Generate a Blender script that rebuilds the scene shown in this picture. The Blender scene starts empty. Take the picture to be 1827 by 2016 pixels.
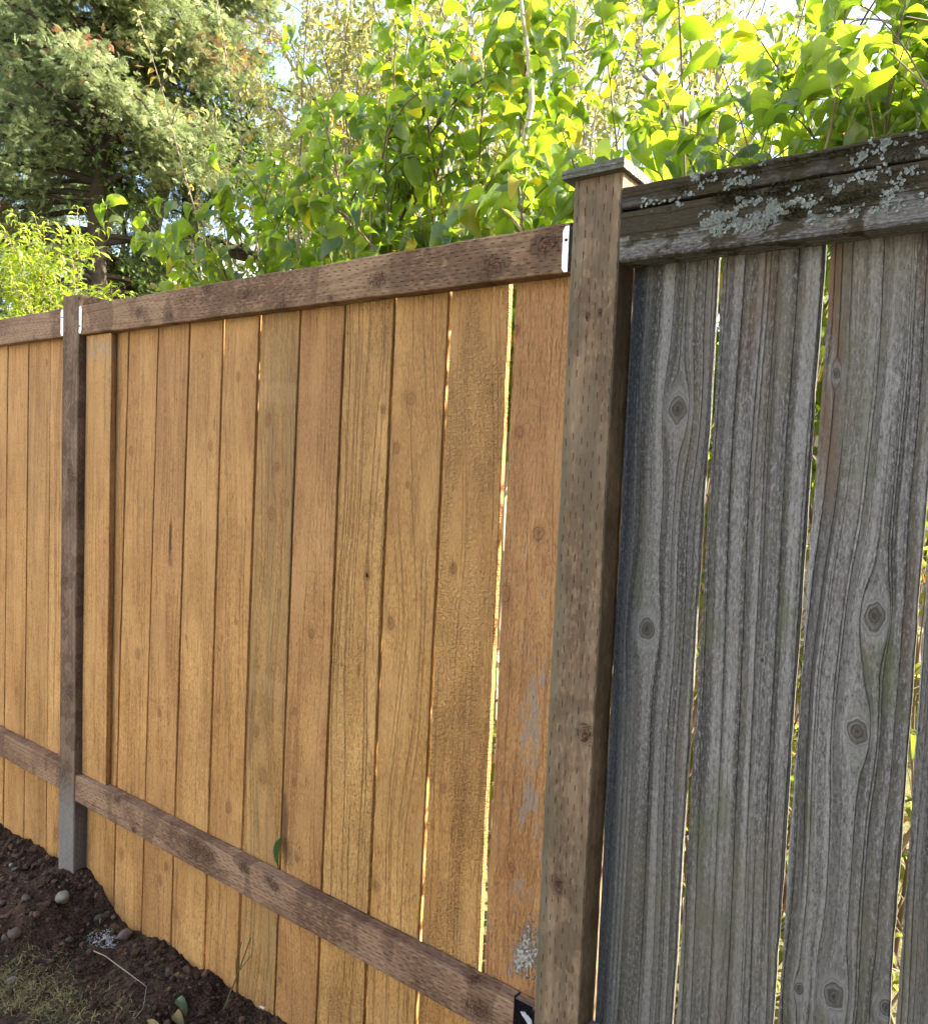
import bpy, math, random
import numpy as np
from mathutils import Vector, Matrix, noise as mn

R = math.radians
SC = bpy.context.scene
COL = SC.collection

# ------------------------------------------------------------------ camera
CAM_Z, CAM_D = 1.38, 1.25
ROT = np.array([[0.80971307, -0.06789148, 0.58288548],
                [0.58547022, 0.02598130, -0.81027748],
                [0.03986682, 0.99735436, 0.06078584]])
cd = bpy.data.cameras.new("camera"); cam = bpy.data.objects.new("camera", cd); COL.objects.link(cam)
M4 = Matrix([list(ROT[i]) + [0] for i in range(3)] + [[0, 0, 0, 1]])
M4.translation = Vector((0, -CAM_D, CAM_Z))
cam.matrix_world = M4
cd.sensor_fit = 'VERTICAL'; cd.sensor_height = 36; cd.lens = 1511 / 2016 * 36
cd.clip_start = 0.02; cd.clip_end = 2000
SC.camera = cam

# ------------------------------------------------------------------ light
SUN_AZ, SUN_EL = 52, 37          # azimuth from +Y (behind the fence) towards +X
w = bpy.data.worlds.new("World"); SC.world = w; w.use_nodes = True
nt = w.node_tree; bg = nt.nodes['Background']
sky = nt.nodes.new('ShaderNodeTexSky'); sky.sky_type = 'NISHITA'; sky.sun_disc = False
sky.sun_elevation = R(SUN_EL); sky.sun_rotation = R(SUN_AZ); sky.air_density = 1.0; sky.dust_density = 3.0; sky.ozone_density = 1.0
nt.links.new(sky.outputs[0], bg.inputs[0]); bg.inputs[1].default_value = 0.15
sd = bpy.data.lights.new("sun", 'SUN'); sun = bpy.data.objects.new("sun", sd); COL.objects.link(sun)
sd.energy = 5.0; sd.angle = R(0.55); sd.color = (1, 0.93, 0.80)
sdir = Vector((math.sin(R(SUN_AZ)) * math.cos(R(SUN_EL)), math.cos(R(SUN_AZ)) * math.cos(R(SUN_EL)), math.sin(R(SUN_EL))))
sun.rotation_euler = sdir.to_track_quat('Z', 'Y').to_euler(); sun.location = (6, 6, 9)
SC.view_settings.view_transform = 'Standard'; SC.view_settings.look = 'None'
SC.view_settings.exposure = 2.36; SC.view_settings.gamma = 1
SC.view_settings.use_white_balance = True; SC.view_settings.white_balance_temperature = 6650; SC.view_settings.white_balance_tint = 9
SC.render.engine = 'CYCLES'
SC.cycles.max_bounces = 7; SC.cycles.diffuse_bounces = 4; SC.cycles.transmission_bounces = 4

# ------------------------------------------------------------------ helpers
def at(px, py, y=0.0):           # a picture point (1827 x 2016) carried onto the vertical plane at depth y
    r = ROT @ np.array([px - 913.5, -(py - 1008.0), -1511.0]); t = (y + CAM_D) / r[1]
    return Vector((r[0] * t, y, CAM_Z + r[2] * t))
def gat(px, py, z=0.0):          # ... or onto the ground
    r = ROT @ np.array([px - 913.5, -(py - 1008.0), -1511.0]); t = (z - CAM_Z) / r[2]
    return Vector((r[0] * t, r[1] * t - CAM_D, z))

def tag(o, label=None, cat=None, group=None, kind=None):
    if label: o['label'] = label
    if cat: o['category'] = cat
    if group: o['group'] = group
    if kind: o['kind'] = kind
    return o
def empty(name, loc, label=None, cat=None, group=None):
    o = bpy.data.objects.new(name, None); COL.objects.link(o); o.location = loc; o.empty_display_size = .1
    return tag(o, label, cat, group)
def npmesh(name, V, F, mat, parent=None, loc=(0, 0, 0), smooth=True, tint=None, rib=None, vt=None, mi=None, mats=None):
    V = np.asarray(V, dtype=np.float32); me = bpy.data.meshes.new(name)
    if isinstance(F, np.ndarray):
        k = F.shape[1]; n = len(F); idx = F.astype(np.int32).ravel(); starts = np.arange(n, dtype=np.int32) * k
    else:
        n = len(F); starts = np.cumsum([0] + [len(f) for f in F[:-1]]).astype(np.int32); idx = np.array([i for f in F for i in f], dtype=np.int32)
    me.vertices.add(len(V)); me.vertices.foreach_set('co', V.ravel())
    me.loops.add(len(idx)); me.loops.foreach_set('vertex_index', idx)
    me.polygons.add(n); me.polygons.foreach_set('loop_start', starts)
    me.update(calc_edges=True)
    me.polygons.foreach_set('use_smooth', np.full(n, smooth, dtype=bool))
    if tint is not None:
        a = me.attributes.new('tint', 'FLOAT', 'POINT'); a.data.foreach_set('value', np.asarray(tint, dtype=np.float32))
    if rib is not None:
        a = me.attributes.new('rib', 'FLOAT', 'POINT'); a.data.foreach_set('value', np.asarray(rib, dtype=np.float32))
        a = me.attributes.new('vt', 'FLOAT', 'POINT'); a.data.foreach_set('value', np.asarray(vt, dtype=np.float32))
    if mats:
        for m in mats: me.materials.append(m)
        me.polygons.foreach_set('material_index', np.asarray(mi, dtype=np.int32))
    else: me.materials.append(mat)
    me.validate()
    o = bpy.data.objects.new(name, me); COL.objects.link(o); o.location = loc
    if parent: o.parent = parent
    return o
class MB:
    def __init__(s): s.V = []; s.F = []; s.T = []; s.n = 0
    def add(s, V, F, t=0.5):
        s.V.append(np.asarray(V, float)); s.F += [tuple(int(i) + s.n for i in f) for f in F]; s.T += [t] * len(V); s.n += len(V)
    def box(s, a, b, t=.5):
        x0, y0, z0 = a; x1, y1, z1 = b
        s.add([(x0,y0,z0),(x1,y0,z0),(x1,y1,z0),(x0,y1,z0),(x0,y0,z1),(x1,y0,z1),(x1,y1,z1),(x0,y1,z1)],
              [(0,3,2,1),(4,5,6,7),(0,1,5,4),(1,2,6,5),(2,3,7,6),(3,0,4,7)], t)
    def tube(s, P, rad, sides=6, t=.5, cap=True):
        P = [Vector(p) for p in P]; n = len(P)
        if not hasattr(rad, '__len__'): rad = [rad] * n
        V = []; F = []; prev = None
        for i in range(n):
            d = (P[min(i+1, n-1)] - P[max(i-1, 0)]).normalized()
            if prev is None: u = d.orthogonal().normalized()
            else:
                u = prev - d * prev.dot(d)
                u = u.normalized() if u.length > 1e-6 else d.orthogonal().normalized()
            prev = u; v = d.cross(u)
            for k in range(sides):
                a = 2 * math.pi * k / sides; V.append(P[i] + (u * math.cos(a) + v * math.sin(a)) * rad[i])
        for i in range(n - 1):
            for k in range(sides):
                k2 = (k + 1) % sides; F.append((i*sides+k, i*sides+k2, (i+1)*sides+k2, (i+1)*sides+k))
        if cap: F.append(tuple(range(sides))[::-1]); F.append(tuple((n-1)*sides + k for k in range(sides)))
        s.add([tuple(v) for v in V], F, t)
    def obj(s, name, mat, parent=None, loc=(0,0,0), smooth=True):
        V = np.concatenate(s.V) - np.array(loc, dtype=float) if parent is None else np.concatenate(s.V)
        return npmesh(name, V, s.F, mat, parent, loc if parent is None else (0, 0, 0), smooth, s.T)

# --- node expressions
class NV:
    def __init__(s, g, sock): s.g = g; s.s = sock
    def __add__(a, b): return a.g.m('ADD', a, b)
    def __radd__(a, b): return a.g.m('ADD', b, a)
    def __sub__(a, b): return a.g.m('SUBTRACT', a, b)
    def __rsub__(a, b): return a.g.m('SUBTRACT', b, a)
    def __mul__(a, b): return a.g.m('MULTIPLY', a, b)
    def __rmul__(a, b): return a.g.m('MULTIPLY', b, a)
    def __truediv__(a, b): return a.g.m('DIVIDE', a, b)
    def __pow__(a, b): return a.g.m('POWER', a, b)
class G:
    def __init__(s, name):
        s.mat = bpy.data.materials.new(name); s.mat.use_nodes = True; s.t = s.mat.node_tree
        s.bsdf = s.t.nodes['Principled BSDF']; s.out = s.t.nodes['Material Output']
    def link(s, v, inp):
        if isinstance(v, NV): s.t.links.new(v.s, inp)
        elif isinstance(v, (tuple, list)) and len(v) == 3 and inp.type == 'RGBA': inp.default_value = (*v, 1)
        else: inp.default_value = v
    def m(s, op, a, b=None, c=None, clamp=False):
        n = s.t.nodes.new('ShaderNodeMath'); n.operation = op; n.use_clamp = clamp
        s.link(a, n.inputs[0])
        if b is not None: s.link(b, n.inputs[1])
        if c is not None: s.link(c, n.inputs[2])
        return NV(s, n.outputs[0])
    def obj(s):
        n = s.t.nodes.new('ShaderNodeTexCoord'); sp = s.t.nodes.new('ShaderNodeSeparateXYZ'); s.t.links.new(n.outputs['Object'], sp.inputs[0])
        return [NV(s, sp.outputs[i]) for i in range(3)]
    def vec(s, x, y, z):
        n = s.t.nodes.new('ShaderNodeCombineXYZ'); s.link(x, n.inputs[0]); s.link(y, n.inputs[1]); s.link(z, n.inputs[2]); return NV(s, n.outputs[0])
    def noise(s, v, detail=2, rough=.5, dist=0, scale=1):
        n = s.t.nodes.new('ShaderNodeTexNoise'); s.link(v, n.inputs['Vector']); n.inputs['Scale'].default_value = scale
        n.inputs['Detail'].default_value = detail; n.inputs['Roughness'].default_value = rough; n.inputs['Distortion'].default_value = dist
        return NV(s, n.outputs[0])
    def vor(s, v, scale=1, feat='F1', rnd=1):
        n = s.t.nodes.new('ShaderNodeTexVoronoi'); s.link(v, n.inputs['Vector']); n.inputs['Scale'].default_value = scale; n.feature = feat; n.inputs['Randomness'].default_value = rnd
        return NV(s, n.outputs[0])
    def sm(s, v, lo, hi, a=0., b=1.):
        n = s.t.nodes.new('ShaderNodeMapRange'); n.interpolation_type = 'SMOOTHSTEP'; s.link(v, n.inputs[0])
        for i, q in enumerate((lo, hi, a, b)): s.link(q, n.inputs[i+1])
        return NV(s, n.outputs[0])
    def mix(s, f, a, b, mode='MIX'):
        n = s.t.nodes.new('ShaderNodeMix'); n.data_type = 'RGBA'; n.blend_type = mode
        s.link(f, n.inputs[0]); s.link(a, n.inputs[6]); s.link(b, n.inputs[7]); return NV(s, n.outputs[2])
    def attr(s, name):
        n = s.t.nodes.new('ShaderNodeAttribute'); n.attribute_name = name; return NV(s, n.outputs['Fac'])
    def ramp(s, f, stops):
        n = s.t.nodes.new('ShaderNodeValToRGB'); s.link(f, n.inputs[0]); e = n.color_ramp.elements
        while len(e) < len(stops): e.new(.5)
        for el, (p, c) in zip(e, stops): el.position = p; el.color = (*c, 1)
        return NV(s, n.outputs[0])
    def bump(s, h, strength=.5, dist=.002):
        n = s.t.nodes.new('ShaderNodeBump'); s.link(h, n.inputs['Height']); s.link(strength, n.inputs['Strength']); n.inputs['Distance'].default_value = dist
        s.t.links.new(n.outputs[0], s.bsdf.inputs['Normal']); return NV(s, n.outputs[0])
    def done(s, color, rough=.8, spec=.3):
        s.link(color, s.bsdf.inputs['Base Color']); s.link(rough, s.bsdf.inputs['Roughness']); s.link(spec, s.bsdf.inputs['Specular IOR Level']); return s.mat

# ------------------------------------------------------------------ wood
def knotfield(g, u, l, knots):
    """stream lines of the grain flowing round each knot; returns warped u, knot mask, knot ring, halo"""
    psi = u; wob = None; mask = None; ring = None; halo = None
    for (ku, kl, r) in knots:
        du = u - ku; dl = (l - kl)
        d2 = du*du + dl*dl*0.10
        f = g.m('DIVIDE', r*r*0.9, g.m('MAXIMUM', d2, r*r*0.9))
        fall = g.sm(g.m('ABSOLUTE', dl), r*3, r*12, 1., 0.)
        psi = psi - du*f*fall
        if wob is None: wob = (g.noise(g.vec(u*70., l*45., ku*50), 1, .5) - .5)*.75
        rho = g.m('SQRT', du*du + dl*dl*0.5) / (r*.80) + wob
        m = g.sm(rho, .65, 1.05, 1., 0.)
        rg = g.m('MAXIMUM', g.sm(g.m('ABSOLUTE', rho - 1.0), .0, .20, 1., 0.), g.sm(rho, .12, .42, .9, 0.))
        h = g.sm(rho, .9, 2.6, 1., 0.)
        rg = g.m('MAXIMUM', rg*.75, (g.m('SINE', rho*15.)*.5 + .5)*g.sm(rho, 1.9, .9, 0., .45))
        mask = m if mask is None else g.m('MAXIMUM', mask, m)
        ring = rg if ring is None else g.m('MAXIMUM', ring, rg)
        halo = h if halo is None else g.m('MAXIMUM', halo, h)
    if mask is None: mask = ring = halo = 0.0
    return psi, mask, ring, halo

def wood_common(g, seed, axis, knots, sway=.012, freq=140.):
    x, y, z = g.obj()
    l, u = (z, x) if axis == 'z' else (x, z)
    u = u + y*0.83 if axis == 'z' else u + y*0.83
    psi, mask, ring, halo = knotfield(g, u, l, knots)
    lowf = g.noise(g.vec(psi*5., l*1.1, seed), 1, .5)
    ps = psi + (lowf - .5)*sway*6
    return x, y, z, u, l, ps, mask, ring, halo, lowf

def cedar_mat(name, seed, knots=(), tone=0., grain=.5, hue=.5, ripple=0., bands=(), extra=None, cement=False, greenish=0.):
    g = G(name)
    x, y, z, u, l, ps, mask, ring, halo, lowf = wood_common(g, seed, 'z', knots, sway=.02)
    rings = g.noise(g.vec(ps*150., l*.9, seed+3), 1, .5)
    late = g.sm(rings, .54, .66)
    fibre = g.noise(g.vec(u*900., l*22., seed+5), 2, .6)
    fuzz = g.noise(g.vec(u*260., l*95., seed+7), 3, .65)
    patch = g.noise(g.vec(u*9., l*2.2, seed+9), 3, .6)
    saw = g.noise(g.vec(u*4., l*170., seed+11), 1, .5)
    c = g.mix(g.sm(patch, .3, .7), (.45, .222, .060), (.68, .380, .125))
    c = g.mix(late*(.30 + .5*grain), c, (.30, .125, .035))
    c = g.mix(g.sm(fuzz, .52, .64, 0., .58), c, (.25, .115, .038))
    c = g.mix(g.sm(fuzz, .48, .34, 0., .40), c, (.78, .47, .19))
    c = g.mix(g.sm(fibre, .53, .68, 0., .45), c, (.25, .11, .035))
    chk = g.noise(g.vec(u*520., l*16., seed+33), 1, .5)
    c = g.mix(g.sm(chk, .66, .74, 0., .70), c, (.13, .055, .02))
    c = g.mix(g.sm(saw, .6, .75, 0., .12), c, (.72, .45, .2))
    # duller and browner towards the top
    c = g.mix(g.sm(l, .5, 1.7, 0., .42), c, (.34, .19, .09))
    blot = g.noise(g.vec(u*25., l*9., seed+21), 3, .6)
    c = g.mix(g.sm(blot, .54, .76, 0., .42), c, (.26, .12, .045)); blo2 = g.noise(g.vec(u*12., l*3., seed+25), 2, .6); c = g.mix(g.sm(blo2, .5, .36, 0., .35), c, (.66, .38, .15))
    if greenish: c = g.mix(g.sm(g.noise(g.vec(u*30., l*2.5, seed+15), 2), .42, .62, 0., greenish), c, (.30, .20, .085))
    if knots:
        kn = g.noise(g.vec(u*300., l*300., seed), 2)
        c = g.mix(halo*.4, c, (.36, .155, .05)); c = g.mix(mask*.28, c, g.mix(kn, (.20, .09, .04), (.56, .32, .14))); c = g.mix(ring*.72, c, (.14, .06, .026))
    if extra: c = extra(g, c, x, y, z, u, l)
    for bz in bands:
        bn = g.noise(g.vec(u*60., l*60., 6.), 2, .6)
        c = g.mix(g.sm(g.m('ABSOLUTE', l - bz + (bn-.5)*.008 + u*.06), .018, .030, .26, 0.), c, (.66, .42, .19))
    lap = g.noise(g.vec(u*3., l*3.2, seed+51), 2, .6); c = g.mix(g.sm(lap, .40, .62, 0., .22), c, (.32, .17, .065))
    hs = g.t.nodes.new('ShaderNodeHueSaturation'); g.link(c, hs.inputs['Color']); hs.inputs['Value'].default_value = 1 + tone*1.6; hs.inputs['Saturation'].default_value = .97 - abs(tone)*.3; hs.inputs['Hue'].default_value = .5 + (hue-.5)*.014; c = NV(g, hs.outputs[0])
    h = fuzz*1.0 + fibre*.4 - late*(.7*grain + .15) + saw*.2 - g.sm(chk, .66, .74)*.7
    if knots: h = h - ring*.5
    if ripple:
        rp = g.noise(g.vec(u*120. + lowf*6., l*170., seed+61), 2, .6); rm = g.sm(g.noise(g.vec(u*14., l*3.5, seed+62), 1), .40, .55)
        h = h + g.sm(rp, .42, .58)*rm*1.6*ripple; c = g.mix(g.sm(rp, .50, .36)*rm*.10*ripple, c, (.24, .12, .04))
    if cement:
        cm = g.noise(g.vec(u*38., l*12., 4.), 4, .7); cm2 = g.noise(g.vec(u*130., l*120., 8.), 3, .6)
        lowe = g.sm(g.m('ABSOLUTE', l - .42), .02, .11, 1., 0.) * g.sm(u, -.035, .02, 0., 1.)
        env2 = g.sm(g.m('ABSOLUTE', l - .80), .05, .42, 1., 0.) * g.sm(g.m('ABSOLUTE', u - .012), .01, .05, 1., 0.)
        crust = g.sm(cm*.5 + cm2*.5 + lowe*.20, .62, .70) * g.sm(lowe, .05, .4)
        thin = g.sm(cm + env2*.16 + lowe*.22, .60, .72, 0., .70)
        c = g.mix(thin, c, (.30, .26, .22)); c = g.mix(crust, c, g.mix(cm2, (.22, .21, .19), (.66, .64, .60))); h = h + crust*(1.2 + cm2*2.)
        spk = g.sm(g.vor(g.vec(u*95., l*60., 2.), 1), .20, .10) * g.sm(cm2, .52, .6); c = g.mix(spk*.6, c, (.55, .53, .5)); h = h + spk
    g.bump(h, 1.0, .0046 if grain > .6 else .0040)
    return g.done(c, .82, .25)

def grey_mat(name, seed, knots=(), axis='z', dark=0., brown=0., moss=0.):
    g = G(name)
    x, y, z, u, l, ps, mask, ring, halo, lowf = wood_common(g, seed, axis, knots, sway=.007)
    rings = g.noise(g.vec(ps*130., l*.35, seed+3), 1, .5)
    late = g.sm(rings, .50, .60)
    streak = g.noise(g.vec(ps*48., l*1.0, seed+4), 3, .6)
    fibre = g.noise(g.vec(ps*700., l*26., seed+5), 2, .6)
    fuzz = g.noise(g.vec(u*330., l*95., seed+7), 4, .75)
    patch = g.noise(g.vec(u*10., l*2.6, seed+9), 3, .6)
    c = g.mix(g.sm(streak, .34, .66), (.080, .076, .070), (.275, .268, .262))
    c = g.mix(g.sm(fuzz, .50, .63, 0., .55), c, (.42, .415, .42))
    c = g.mix(g.sm(fuzz, .48, .37, 0., .62), c, (.040, .037, .032))
    c = g.mix(late*.44, c, (.060, .056, .050)); c = g.mix(g.sm(rings, .44, .36, 0., .20), c, (.40, .40, .41))
    crk = g.noise(g.vec(ps*85., l*.55, seed+71), 1, .5); c = g.mix(g.sm(crk, .68, .73, 0., .55), c, (.03, .028, .024))
    c = g.mix(g.sm(fibre, .56, .72, 0., .35), c, (.07, .06, .05))
    c = g.mix(g.sm(patch, .50, .68, 0., .38), c, (.19, .165, .12))
    alg = g.noise(g.vec(u*16., l*5., seed+12), 4, .65)
    c = g.mix(g.sm(alg, .54, .70, 0., .55), c, (.12, .135, .075))
    if axis == 'z':
        c = g.mix(g.sm(l, .95, .55, 0., .30), c, (.13, .125, .095))
        br = g.noise(g.vec(u*22., l*2.0, seed+31), 3, .6)
        c = g.mix(g.sm(br, .56 - brown*.1, .70 - brown*.1, 0., .30 + brown) * g.sm(l, .9, 1.6), c, (.16, .105, .07))
    if knots:
        kn = g.noise(g.vec(u*220., l*220., seed), 3)
        c = g.mix(halo*.55, c, (.33, .325, .33)); c = g.mix(mask*.85, c, g.mix(kn, (.035, .03, .026), (.17, .155, .13))); c = g.mix(ring*.9, c, (.028, .024, .02))
    if dark: c = g.mix(dark, c, (.05, .042, .034))
    h = fuzz*.8 + fibre*.3 - late*1.0 + streak*.5 - g.sm(crk, .68, .73)*.8
    if knots: h = h - ring*.7
    g.bump(h, .95, .0034)
    if moss:
        ms = g.noise(g.vec(u*24., l*15., seed+41), 4, .7)
        up = g.sm(z, -.03, .03)
        c = g.mix(g.sm(ms + up*.14*moss, .52, .60, 0., .92), c, g.mix(fuzz, (.022, .018, .011), (.085, .068, .036)))
    return g.done(c, .9, .2)

def treated_mat(name, seed, knots=(), axis='x', pl=.026, pu=.0085, ln=.20, algae=0., tone=(1, 1, 1), dashw=.085, base_grey=False, jit=1.0):
    g = G(name)
    x, y, z, u, l, ps, mask, ring, halo, lowf = wood_common(g, seed, axis, knots, sway=.014)
    v = u
    # staggered incising marks
    ru = v / pu + (g.noise(g.vec(l*14., v*40., seed), 0) - .5)*.9*jit
    row = g.m('FLOOR', ru); fu = g.m('ABSOLUTE', ru - row - .5)
    rl = l / pl + row*.382 + g.m('FRACT', g.m('SINE', row*12.9)*43.7)*.12*jit + (g.noise(g.vec(l*9., row*3.3, seed+2), 0)-.5)*.8*jit
    cl = g.m('FLOOR', rl); fl = g.m('ABSOLUTE', rl - cl - .5)
    pres = g.sm(g.noise(g.vec(cl*1.7, row*2.3, seed+8), 0), .28, .40)
    dash = g.sm(fu, dashw*.4, dashw*1.25, 1., 0.) * g.sm(fl, ln*.75, ln*1.1, 1., 0.) * pres
    rings = g.noise(g.vec(ps*110., l*.6, seed+3), 2, .5); late = g.sm(rings, .5, .64)
    fibre = g.noise(g.vec(u*700., l*20., seed+5) if axis == 'z' else g.vec(u*700., l*20., seed+5), 2, .6)
    patch = g.noise(g.vec(u*8., l*4., seed+9), 3, .62); fuzz = g.noise(g.vec(u*160., l*60., seed+7), 3, .6)
    A = [(.140, .083, .052), (.290, .193, .126), (.43, .315, .215), (.070, .043, .028)]
    A = [tuple(a[i]*tone[i] for i in range(3)) for a in A]
    c = g.mix(g.sm(patch, .34, .66), A[0], A[1])
    c = g.mix(g.sm(fuzz, .52, .36, 0., .32), c, A[2])
    c = g.mix(late*.32, c, A[3])
    c = g.mix(g.sm(fibre, .54, .74, 0., .35), c, A[3])
    blob = g.noise(g.vec(l*11. if axis == 'x' else u*14., u*5. if axis == 'x' else l*13., seed+19), 2, .5)
    c = g.mix(g.sm(blob, .54, .58, 0., .50), c, tuple(q*.75 for q in A[0]))
    if algae:
        al = g.noise(g.vec(u*34., l*6., seed+23), 4, .65)
        c = g.mix(g.sm(al + algae*.1, .50, .66, 0., algae), c, (.15, .125, .085))
        c = g.mix(g.sm(x + (al-.5)*.03, -.022, -.040, 0., algae), c, g.mix(fuzz, (.06, .055, .035), (.19, .17, .12)))
        c = g.mix(g.sm(al, .52, .36, 0., algae*.3), c, (.33, .31, .22))
    if base_grey:
        c = g.mix(g.sm(z + (fuzz-.5)*.15, .36, .16, 0., .85), c, g.mix(fibre, (.09, .088, .082), (.34, .335, .325)))
    if knots:
        kn = g.noise(g.vec(u*260., l*180., seed), 3)
        ck = g.noise(g.vec(x*55., z*150., seed) if axis != 'x' else g.vec(x*130., z*55., seed), 3, .7); c = g.mix(g.sm(ck, .52, .60)*halo*.8, c, (.02, .012, .009)); c = g.mix(halo*.35, c, A[3]); c = g.mix(mask*.8, c, g.mix(g.sm(kn, .3, .7), (.05, .024, .015), (.20, .095, .058))); c = g.mix(ring*.75*g.sm(kn, .62, .45), c, (.022, .012, .009))
    c = g.mix(dash*.72, c, (.022, .012, .008))
    h = fuzz*.45 + fibre*.3 - late*.25 - dash*1.6
    if knots: h = h - ring*.8
    g.bump(h, .8, .0022)
    return g.done(c, .85, .25)

# a board with slightly wavy edges, real eased corners
def board(name, parent, mat, x0t, x1t, x0b, x1b, zb, zt, y, th, seed, origin_z=0.0, wob=.0012, seg=60, ease=.0012, cup=0.0, horiz=False, label=None):
    rnd = random.Random(seed); V = []; F = []
    o = Vector(((x0b + x1b)/2, y, origin_z))
    ph = [rnd.uniform(0, 50) for _ in range(4)]
    for i in range(seg + 1):
        t = i/seg; zz = zb + (zt - zb)*t
        a = x0b + (x0t - x0b)*t + wob*(mn.noise((zz*5, ph[0], 0)) + .6*mn.noise((zz*28, ph[0], 3)) + .35*mn.noise((zz*90, ph[0], 6)))
        b = x1b + (x1t - x1b)*t + wob*(mn.noise((zz*5, ph[1], 0)) + .6*mn.noise((zz*28, ph[1], 3)) + .35*mn.noise((zz*90, ph[1], 6)))
        dy = .0012*mn.noise((zz*2.2, ph[2], 0))
        e = ease
        for (px_, py_) in ((a, y+e), (a+e, y), ((a+b)/2, y - cup), (b-e, y), (b, y+e), (b, y+th-e), (b-e, y+th), (a+e, y+th), (a, y+th-e)):
            V.append((px_ - o.x, py_ + dy - o.y, zz - o.z))
    k = 9
    for i in range(seg):
        for j in range(k):
            j2 = (j+1) % k; F.append((i*k+j, i*k+j2, (i+1)*k+j2, (i+1)*k+j))
    F.append(tuple(range(k))[::-1]); F.append(tuple(seg*k + j for j in range(k)))
    ob = npmesh(name, V, F, mat, parent, (o.x - parent.location.x, o.y - parent.location.y, o.z - parent.location.z), smooth=False)
    if label: ob['label'] = label
    return ob

def rail(name, parent, mat, x0, x1, z0, z1, y0, y1, seed, r=.004, wob=.0025, zslope=0., label=None, seg=None):
    """horizontal timber: rounded arrises, slightly wany edges; local origin at x0, y0, mid height"""
    rnd = random.Random(seed); ph = rnd.uniform(0, 90); V = []; F = []
    o = Vector((x0, y0, (z0+z1)/2)); n = seg or max(20, int((x1-x0)/.02))
    prof = []
    for (cy, cz, a0) in ((y0+r, z0+r, 180), (y1-r, z0+r, 270), (y1-r, z1-r, 0), (y0+r, z1-r, 90)):
        for q in (0, 45, 90): prof.append((cy, cz, math.cos(R(a0+q))*1.0, math.sin(R(a0+q))))
    k = len(prof)
    for i in range(n+1):
        x = x0 + (x1-x0)*i/n
        for j, (cy, cz, ny, nz) in enumerate(prof):
            c = j//3
            w_ = wob*(mn.noise((x*6, ph, c*7)) + .6*mn.noise((x*34, ph, c*7+2)))
            V.append((x - o.x, cy + ny*r - w_*.3*(1 if cy < (y0+y1)/2 else -1) - o.y, cz + nz*r + w_ - o.z + zslope*(x-x0)))
    for i in range(n):
        for j in range(k):
            j2 = (j+1) % k; F.append((i*k+j, (i+1)*k+j, (i+1)*k+j2, i*k+j2))
    F.append(tuple(range(k))); F.append(tuple(n*k+j for j in range(k))[::-1])
    ob = npmesh(name, V, F, mat, parent, tuple(o - Vector(parent.location)), smooth=False)
    if label: ob['label'] = label
    return ob

YB, TH = .040, .016      # picket front plane, thickness
def gapx(pts, y=YB):     # straight line through picked points -> x at z=1.74 and z=0
    q = [at(px, py, y) for px, py in pts]; zs = np.array([p.z for p in q]); xs = np.array([p.x for p in q])
    k, b = np.polyfit(zs, xs, 1); return (k*1.74 + b, b)
GL = [[(17,676),(10,1389),(7,1619)], [(57.6,673),(50,1389),(47,1641)], [(101,666),(94,1389)]]
GM = [[(254,653),(245,1097),(234,1389),(223,1767)], [(312,643),(302,1097),(292,1389),(277,1810)], [(374,637),(362,1097),(351,1389),(335,1853)],
      [(442,629),(427,1097),(416,1389),(403,1889)], [(514,621),(496,1097),(485,1389),(468,1929)], [(592,609),(585,834),(562,1389),(540,1990)],
      [(682,599),(658,1096),(648,1389),(622,2013)], [(781,586),(754,1096),(742,1389),(718,2013)], [(890,572),(859,1096),(847,1389),(820,2013)],
      [(1011,557),(984,1068),(971,1389),(948,1909)]]
GMW = [.0070, .0060, .0075, .0095, .0100, .0070, .0075, .0090, .0105, .0165]

# ------------------------------------------------------------------ the new cedar fence
FX = -2.4515
fence = empty('cedar_fence', (FX, 0.045, 0), 'new orange cedar board fence with brown top and bottom rails, left of the capped post', 'fence')
def loc_knots(pts, xo, y=YB):
    out = []
    for (px, py, r) in pts:
        p = at(px, py, y); out.append((p.x - xo, p.z, r*(.78 if y < .05 else 1.)))
    return out
def picket(xs0, xs1, gap0, gap1, seed, kn=(), zt=1.80, zb=-.12, y=YB, th=TH, label=None, **kw):
    x0t, x0b = xs0[0] + gap0/2, xs0[1] + gap0/2; x1t, x1b = xs1[0] - gap1/2, xs1[1] - gap1/2
    m = cedar_mat('cedar_wood', seed*3.7, loc_knots(kn, (x0b + x1b)/2, y), **kw)
    return board('picket', fence, m, x0t, x1t, x0b, x1b, zb, zt, y, th, seed, label=label)
gL = [gapx(g_) for g_ in GL]; gM = [gapx(g_) for g_ in GM]
# section left of the post
dx = .1535
base = gL[0]
for i in range(9, 0, -1):
    a = (base[0]-dx*i, base[1]-dx*i); b = (base[0]-dx*(i-1), base[1]-dx*(i-1)); picket(a, b, .006, .006, 40+i, tone=-.04 + .03*(i % 3))
picket(gL[0], gL[1], .007, .007, 30, [(33,1360,.012)], tone=.02)
picket(gL[1], gL[2], .007, .004, 31, [(93,714,.011)], tone=-.04)
picket(gL[2], (gL[2][0]+.15, gL[2][1]+.15), .004, .002, 32, [(112,1640,.02)], tone=.05, grain=.8)
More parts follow.
